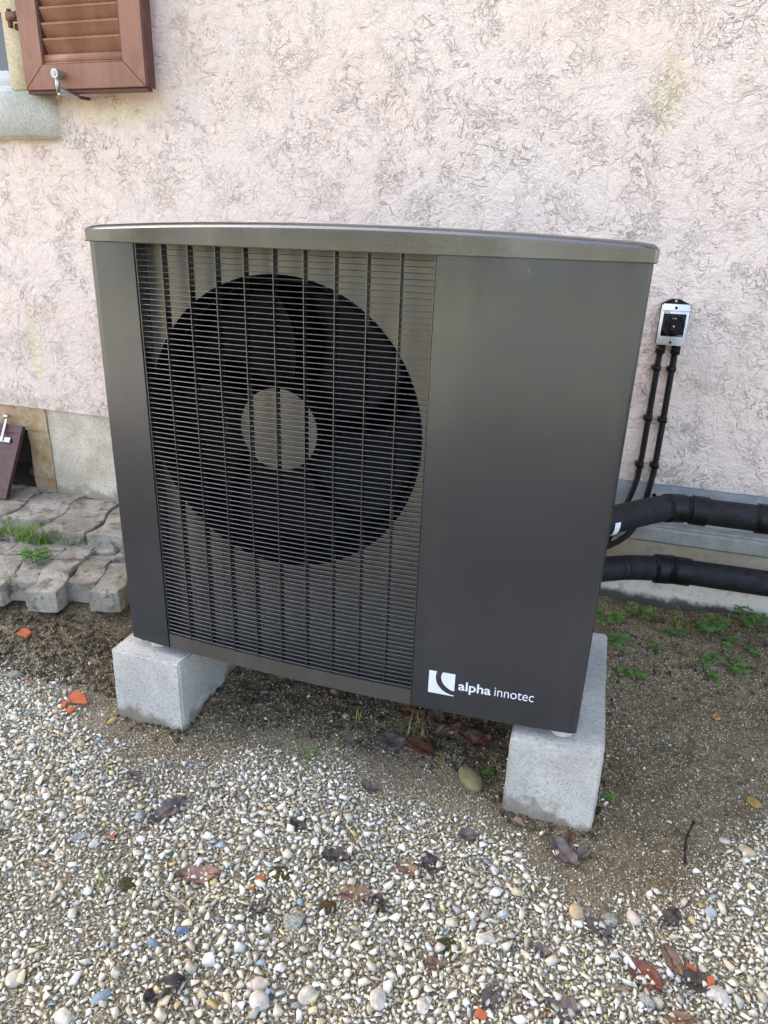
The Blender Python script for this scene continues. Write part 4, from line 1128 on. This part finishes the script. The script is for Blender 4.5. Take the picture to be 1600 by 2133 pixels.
LV = [
 (.321, -.325, .13, .052, 'purple', 1.15, 'long crumpled grey-purple leaf on the gravel before the wet-fronted block', 1.5, 4),
 (.506, -.473, .12, .060, 'tan', .35, 'dusty pinkish tan lobed leaf on the left gravel', .9, 5),
 (1.332, -.115, .105, .055, 'purple', -.75, 'large folded grey-purple leaf on soil in front of the logo-side block', 1.5, 0),
 (1.378, -.098, .058, .034, 'purple', .9, 'small curled side piece beside the large folded grey-purple leaf', 1.3, 0),
 (1.091, -.137, .056, .046, 'purple', .3, 'roundish grey-purple leaf on the soil left of the logo-side block', 1.1, 0),
 (1.424, -.298, .075, .052, 'purple', .7, 'ragged dark purple leaf below the grey speckled pebble', 1.2, 3),
 (1.518, -.380, .095, .066, 'red', -.6, 'big wet red-brown leaf above the granite chip', .7, 0),
 (1.575, -.325, .075, .040, 'brown', -1.0, 'brown curled leaf right of the big red-brown leaf', 1.2, 0),
 (.899, .127, .105, .050, 'red', -.25, 'dark red ribbed leaf on the soil beneath the unit', .9, 0),
 (.808, .128, .095, .056, 'purple', .2, 'grey-brown soaked leaf left of the dark red ribbed leaf', .8, 0),
 (.952, .216, .105, .048, 'brown', .7, 'curled brown leaf deep under the unit among dry stalks', 1.6, 0),
 (.985, .285, .085, .045, 'red', -.4, 'reddish leaf farthest back under the unit', 1.4, 0),
 (1.055, .215, .08, .040, 'red', .5, 'red-brown leaf under the unit next to the logo-side block', 1.4, 0),
 (.830, .250, .08, .045, 'red', .1, 'dull red leaf behind the soaked grey-brown leaf under the unit', 1.2, 0),
 (.796, -.062, .055, .036, 'purple', .2, 'small dark grey leaf on fine gravel below the grille', 1.2, 0),
 (.670, -.269, .055, .032, 'dark', -.3, 'small blackened leaf between pale stones at the centre left', 1.5, 3),
 (.877, -.405, .085, .056, 'tan', .4, 'torn tan leaf with straw beside the brown moss cushion', 1.0, 4),
 (.798, -.327, .085, .046, 'dark', .2, 'blackened crumpled leaf above the torn tan leaf', 1.3, 4),
 (.973, -.294, .080, .036, 'brown', -.3, 'flat brown leaf between white stones in the centre gravel', .8, 0),
 (1.025, -.257, .065, .046, 'dark', .3, 'dark shrivelled leaf right of the flat brown leaf', 1.4, 3),
 (1.215, -.543, .075, .034, 'purple', 1.2, 'slender dark leaf between white stones at the bottom right of centre', 1.4, 0),
 (1.355, -.514, .075, .060, 'purple', .1, 'broad grey-purple leaf at the bottom edge right of centre', 1.0, 3),
 (.594, -.741, .095, .046, 'dark', .9, 'dark tangled leaf at the bottom left of the gravel', 1.7, 4),
 (.679, -.501, .050, .034, 'purple', 1.1, 'little grey leaf left of the brown moss cushion', 1.2, 0),
 (.937, -.411, .052, .038, 'dark', -.8, 'small curled black leaf right of the torn tan leaf', 1.8, 0),
 (1.624, -.355, .085, .052, 'dark', .2, 'black leaf holding the narrow orange shard', 1.0, 0),
 (1.091, -.507, .045, .030, 'brown', .2, 'small brown leaf beside a mossy hollow in the lower gravel', 1.3, 0),
 (.174, -.257, .055, .035, 'purple', -.4, 'small grey leaf at the gravel edge before the wet-fronted block', 1.3, 3),
 (1.344, -.016+.0-.045, .030, .018, 'red', 1.3, 'tiny reddish leaf at the right foot of the logo-side block', 1.0, 0),
 (1.210, -.062, .045, .022, 'brown', -.2, 'small brown leaf at the left foot of the logo-side block', 1.0, 0),
 (1.301, -.401, .060, .024, 'purple', -.2, 'narrow grey leaf above a white chip in the right gravel', 1.0, 0),
 (.216, .085, .070, .036, 'brown', 1.2, 'brown leaf standing against the inner side of the wet-fronted block', 1.9, 0),
 (.572, .251, .060, .026, 'tan', -.5, 'curled orange-brown leaf under the lower grille strip', 1.6, 0),
 (1.575, -.46, .07, .04, 'brown', .4, 'brown leaf partly under the granite chip at lower right', 1.2, 0),
 (.905, .275, .09, .045, 'brown', 1.9, 'brown leaf at the foot of the dead stems under the unit', 1.5, 0),
 (1.015, .245, .075, .04, 'tan', 2.4, 'pale tan leaf between the rocks under the unit', 1.3, 0),
 (.945, .150, .06, .03, 'dark', 1.1, 'blackened leaf beside the small ochre stone under the unit', 1.5, 0),
 (1.58, -.21, .06, .045, 'dark', .9, 'dark rotten leaf in the gravel right of the white elongated pebble', 1.4, 3),
]
for i, q in enumerate(LV):
    leaf(q[0], q[1], q[2]*(1.12 if q[1] > .1 else .86), q[3]*(1.15 if q[1] > .1 else .88), q[4], q[5], q[6], q[7], q[8], i+1)

# ---------------------------------------------------------------- moss, twig, straws
def moss(x, y, r, label, mat='moss', fl=.40):
    bm = bmesh.new(); bmesh.ops.create_icosphere(bm, subdivisions=4, radius=1)
    for v in bm.verts:
        k_ = 1+.22*mnoise.noise(v.co*3+Vector((x*50, 0, 0)))+.14*mnoise.noise(v.co*11)
        v.co = Vector((x+v.co.x*r*k_, y+v.co.y*r*k_*.85, hgt(x, y)+.003+v.co.z*r*fl*k_))
    root = MB().bm(bm, False).build('moss_cushion', M[mat], None, (x, y, hgt(x, y)))
    tag(root, label, 'moss', 'moss cushions in the gravel')
moss(.367, -.552, .021, 'round dark green moss cushion in the left gravel')
M['moss_b'] = simple('brown_moss', (.085, .058, .022), .95, 0, .5, 200, .004)
moss(.828, -.449, .020, 'brown moss cushion right of the grey-green speckled stone', 'moss_b')
moss(.690, -.405, .024, 'thin flat patch of green moss near the orange chips', 'moss', .18)
moss(1.110, -.455, .022, 'low olive moss patch left of the chunky white stone', 'moss', .2)
tw = catmull([(1.656, .100, 0), (1.636, .052, 0), (1.626, .004, 0), (1.623, -.043, 0)], .008)
tw = [Vector((p.x, p.y, hgt(p.x, p.y)+.006+.002*math.sin(i))) for i, p in enumerate(tw)]
tag(MB().tube(tw, [.0026+.0008*math.sin(i*1.3) for i in range(len(tw))], 8).build('twig', M['twig'], None, tw[0]), 'thin black bent twig lying on the bare soil at the right', 'twig')
def straw(p, q, r, label, lift=.012):
    a = Vector((p[0], p[1], hgt(*p)+lift)); c = Vector((q[0], q[1], hgt(*q)+lift)); m_ = (a+c)/2+Vector((0, 0, .003))
    tag(MB().tube([a, m_, c], [r, r*1.1, r*.8], 7).build('straw', M['straw'], None, a), label, 'straw', 'dry straws on the gravel')
straw((.458, -.545), (.555, -.572), .0024, 'pale straw lying on the left gravel right of the round moss cushion')
straw((.468, -.520), (.508, -.530), .0016, 'short pale straw end above the longer straw in the left gravel')
straw((.120, -.575), (.155, -.572), .0018, 'short straw near the left edge of the gravel')
wp = MB()
for i in range(9):
    a = rp.uniform(0, 6.28); p0 = Vector((.868+.012*math.cos(a), -.42+.012*math.sin(a), 0)); p1 = Vector((.868+.042*math.cos(a+.6), -.42+.034*math.sin(a+.6), 0))
    p0.z = hgt(p0.x, p0.y)+.022; p1.z = hgt(p1.x, p1.y)+.016
    wp.tube([p0, (p0+p1)/2+Vector((0, 0, .005)), p1], [.0009, .0009, .0006], 5)
tag(wp.build('straw_wisp', M['straw'], None, (.868, -.42, hgt(.868, -.42))), 'small wisp of fine dry straw heaped on the torn tan leaf', 'straw')

# ---------------------------------------------------------------- grass and weeds
def blade_strip(m, p, ang, L_, w_, lean, curl, rr):
    n = 6; d = Vector((math.cos(ang), math.sin(ang), 0)); sd_ = Vector((-d.y, d.x, 0)); v = []
    for i in range(n+1):
        u = i/n; th = lean+curl*u*u
        pos = Vector(p)+d*(L_*u*math.sin(th))+Vector((0, 0, L_*u*math.cos(th)))
        ww = w_*(1-u**1.6)*.5+.0002
        v += [pos-sd_*ww, pos+sd_*ww]
    m.add(v, [(2*i, 2*i+1, 2*i+3, 2*i+2) for i in range(n)], True)
def tuft(x, y, z, n, L_, w_, spread, label, mat='grass', seed=0, dry=0, cat='grass tuft', squash=1.0):
    rr = random.Random(seed+100); root = empty('grass_tuft', (x, y, z), label, cat, 'grass tufts')
    g_ = MB(); d_ = MB()
    for i in range(n):
        a = rr.uniform(0, 6.28); r_ = spread*math.sqrt(rr.random())
        p = (x+r_*math.cos(a), y+r_*math.sin(a)*squash, z)
        tgt = d_ if i < dry else g_
        blade_strip(tgt, p, rr.uniform(0, 6.28), L_*rr.uniform(.45, 1.1), w_*rr.uniform(.7, 1.2), rr.uniform(.05, .55), rr.uniform(.2, 1.1), rr)
    if g_.v: g_.build('blades', M[mat], root)
    if d_.v: d_.build('dry_blades', M['straw'], root)
    return root
tuft(-.945, .600, -.088, 150, .125, .0050, .10, 'largest grass tuft, growing from the step between the two paver layers', 'grass', 1, 16, squash=.35)
tuft(-1.13, .60, -.088, 50, .095, .0042, .06, 'grass tuft at the far left of the step between paver layers', 'grass', 2, 8, squash=.4)
tuft(-.765, .620, -.088, 30, .10, .0042, .03, 'thin grass tuft at the right end of the paver step', 'grass', 3, 5)
tuft(-.565, .455, -.092, 9, .035, .003, .012, 'tiny grass sprout between the front pavers', 'grass', 4, 1)
tuft(-.765, .300, -.095, 9, .035, .003, .014, 'tiny grass sprout in the joint at the front left of the pavers', 'grass', 5, 3)
tuft(.581, -.006, hgt(.581, -.006), 20, .045, .0026, .012, 'small lone grass tuft on fine gravel below the grille', 'grass', 6, 3)
tuft(.827, .165, hgt(.827, .165), 7, .125, .0042, .016, 'tall grass stalks beneath the unit left of the dry stalks', 'grass', 7, 2)
tuft(.933, .138, hgt(.933, .138), 4, .120, .0040, .008, 'single tall grass blades before the curled brown leaf under the unit', 'grass', 8, 0)
tuft(.868, .239, hgt(.868, .239), 9, .130, .0040, .03, 'dry upright stalks beneath the unit', 'grass', 9, 8)
tuft(.985, .300, hgt(.985, .300), 12, .10, .0040, .04, 'yellowing grass farthest back under the unit', 'grass', 10, 7)
tuft(.905, .225, hgt(.905, .225), 16, .11, .0042, .055, 'brown dead stems tangled in the leaf litter under the unit', 'grass', 15, 14)
tuft(1.075, .30, hgt(1.075, .30), 10, .13, .0040, .03, 'dead stems leaning on the inner side of the logo-side block', 'grass', 16, 9)
tuft(.680, .161, hgt(.680, .161), 6, .05, .0036, .012, 'small yellow-green sprout beneath the grille beside the tan chip', 'grass', 11, 3)
tuft(1.660, .900, hgt(1.66, .90), 18, .085, .0024, .04, 'wispy grass beside the leafy weeds at the wall footing', 'grass', 12, 4)
tuft(1.80, .915, hgt(1.80, .915), 12, .12, .0022, .03, 'few long thin grass blades at the wall footing', 'grass', 13, 2)
tuft(.300, -.560, hgt(.30, -.56), 7, .045, .0026, .02, 'sparse grass blades in the gravel left of the round moss cushion', 'grass', 14, 1)

def weed(x, y, z, nst, R_, hgt_, lr, label, seed=0, dense=1.0):
    rr = random.Random(seed+300); root = empty('weed', (x, y, z), label, 'weed', 'leafy weeds on the soil'); lf_ = MB(); st_ = MB()
    def leaflet(p, a, el, r_):
        d = Vector((math.cos(a)*math.cos(el), math.sin(a)*math.cos(el), math.sin(el))); s_ = Vector((-math.sin(a), math.cos(a), 0)); n_ = d.cross(s_)
        pts = [(0, 0), (.25, .32), (.6, .46), (.9, .30), (1.05, 0), (.9, -.30), (.6, -.46), (.25, -.32)]
        v = [p+d*(q[0]*r_*1.7)+s_*(q[1]*r_*1.7)-n_*(abs(q[1])*r_*.35)+Vector((0, 0, -.25*r_*q[0]**2)) for q in pts]
        c = p+d*(.55*r_*1.7)
        lf_.add(v+[c], [(i, (i+1) % 8, 8) for i in range(8)], True)
    for i in range(nst):
        a = rr.uniform(0, 6.28); L_ = R_*rr.uniform(.35, 1.05); hh = hgt_*rr.uniform(.5, 1.1)
        e = Vector((x+L_*math.cos(a), y+L_*math.sin(a), z+hh)); b0 = Vector((x+.1*L_*math.cos(a), y+.1*L_*math.sin(a), z))
        mdl = (b0+e)/2+Vector((0, 0, hh*.25))
        st_.tube([b0, mdl, e], [.0011, .0009, .0007], 5, False)
        for k in range(max(3, int(rr.randint(4, 6)*dense))):
            leaflet(e+Vector((rr.gauss(0, .003), rr.gauss(0, .003), rr.gauss(0, .002))), a+k*1.4+rr.uniform(-.4, .4), rr.uniform(-.1, .6), lr*rr.uniform(.65, 1.15))
        if rr.random() < .7: leaflet(mdl, a+rr.choice((-1, 1))*1.2, rr.uniform(0, .5), lr*.8)
    lf_.build('leaves', M['weed'], root); st_.build('stems', M['stem'], root)
WD = [
 (1.519, .933, 16, .060, .040, .0085, 'round leafy weed at the footing just right of the heat pump'),
 (1.400, .850, 16, .055, .050, .0090, 'leafy weed half hidden behind the rear edge of the unit'),
 (1.745, .875, 22, .070, .050, .0090, 'dense leafy weed among wispy grass at the footing'),
 (1.880, .949, 24, .070, .060, .0092, 'tallest leafy weed at the far right footing'),
 (1.502, .622, 8, .032, .020, .0080, 'small weed pair on the soil beside the logo-side block'),
 (1.729, .720, 8, .040, .028, .0085, 'bright weed in open soil left of the sprawling one'),
 (1.752, .668, 7, .030, .020, .0080, 'low weed just in front of the bright weed in open soil'),
 (1.827, .735, 11, .045, .030, .0085, 'sprawling weed in open soil at the right'),
 (1.800, .838, 7, .035, .020, .0075, 'low weed between the sprawling weed and the footing'),
 (1.440, .623, 4, .022, .015, .0075, 'tiny two-leaved weed close to the right side of the block top'),
 (1.440, .744, 13, .050, .030, .0080, 'climbing weed along the far right corner of the logo-side block'),
 (1.556, .768, 5, .025, .015, .0075, 'tiny weed alone behind the small weed pair'),
 (1.439, .113, 4, .018, .015, .0070, 'tiny green sprout at the right face of the logo-side block'),
 (1.107, .095, 4, .018, .018, .0070, 'tiny green sprout between the yellowish rock and the block'),
 (1.873, .825, 6, .030, .020, .0075, 'small weed at the right picture edge before the tallest weed'),
 (-.645, .300, 4, .020, .015, .0075, 'tiny weed in the shade of the front paver'),
 (1.635, .840, 9, .035, .022, .0075, 'low weed at the left end of the wispy grass'),
]
for i, q in enumerate(WD): weed(q[0], q[1], hgt(q[0], q[1]), q[2], q[3]*.86, q[4]*.85, q[5]*1.08, q[6], i)
weed(-.800, .455, -.080, 34, .060, .026, .0085, 'dense bright green rosette weed growing on the pavers', 60, 1.2)

# ---------------------------------------------------------------- hedge beyond the lawn (seen only in reflections)
hd = empty('hedge', (1, -22, -.3), 'long tall green hedge across the lawn facing the house', 'hedge')
rr = random.Random(8); lf_ = MB()
for i in range(5200):
    x_ = rr.uniform(-26, 28); hh_ = 3.2+1.4*fbm(x_*.25, 0, 4.0); z_ = rr.uniform(-.3, hh_)
    p = Vector((x_, -22+rr.uniform(-.7, .7), z_)); s_ = rr.uniform(.14, .34)
    a = Vector((rr.gauss(0, 1), rr.gauss(0, 1), rr.gauss(0, 1))).normalized(); c = a.orthogonal().normalized(); d = a.cross(c)
    lf_.add([p-c*s_-d*s_*.6, p+c*s_-d*s_*.6, p+c*s_+d*s_*.6, p-c*s_+d*s_*.6], [(0, 1, 2, 3)])
lf_.build('foliage', M['hedge'], hd)
st_ = MB()
for i in range(27):
    x_ = -26+i*2.0; st_.tube([(x_, -22, -.4), (x_+.1, -22, 1.2), (x_, -22, 2.6)], [.09, .07, .03], 7)
st_.build('stems', M['bark'], hd)
bpy.context.view_layer.update()
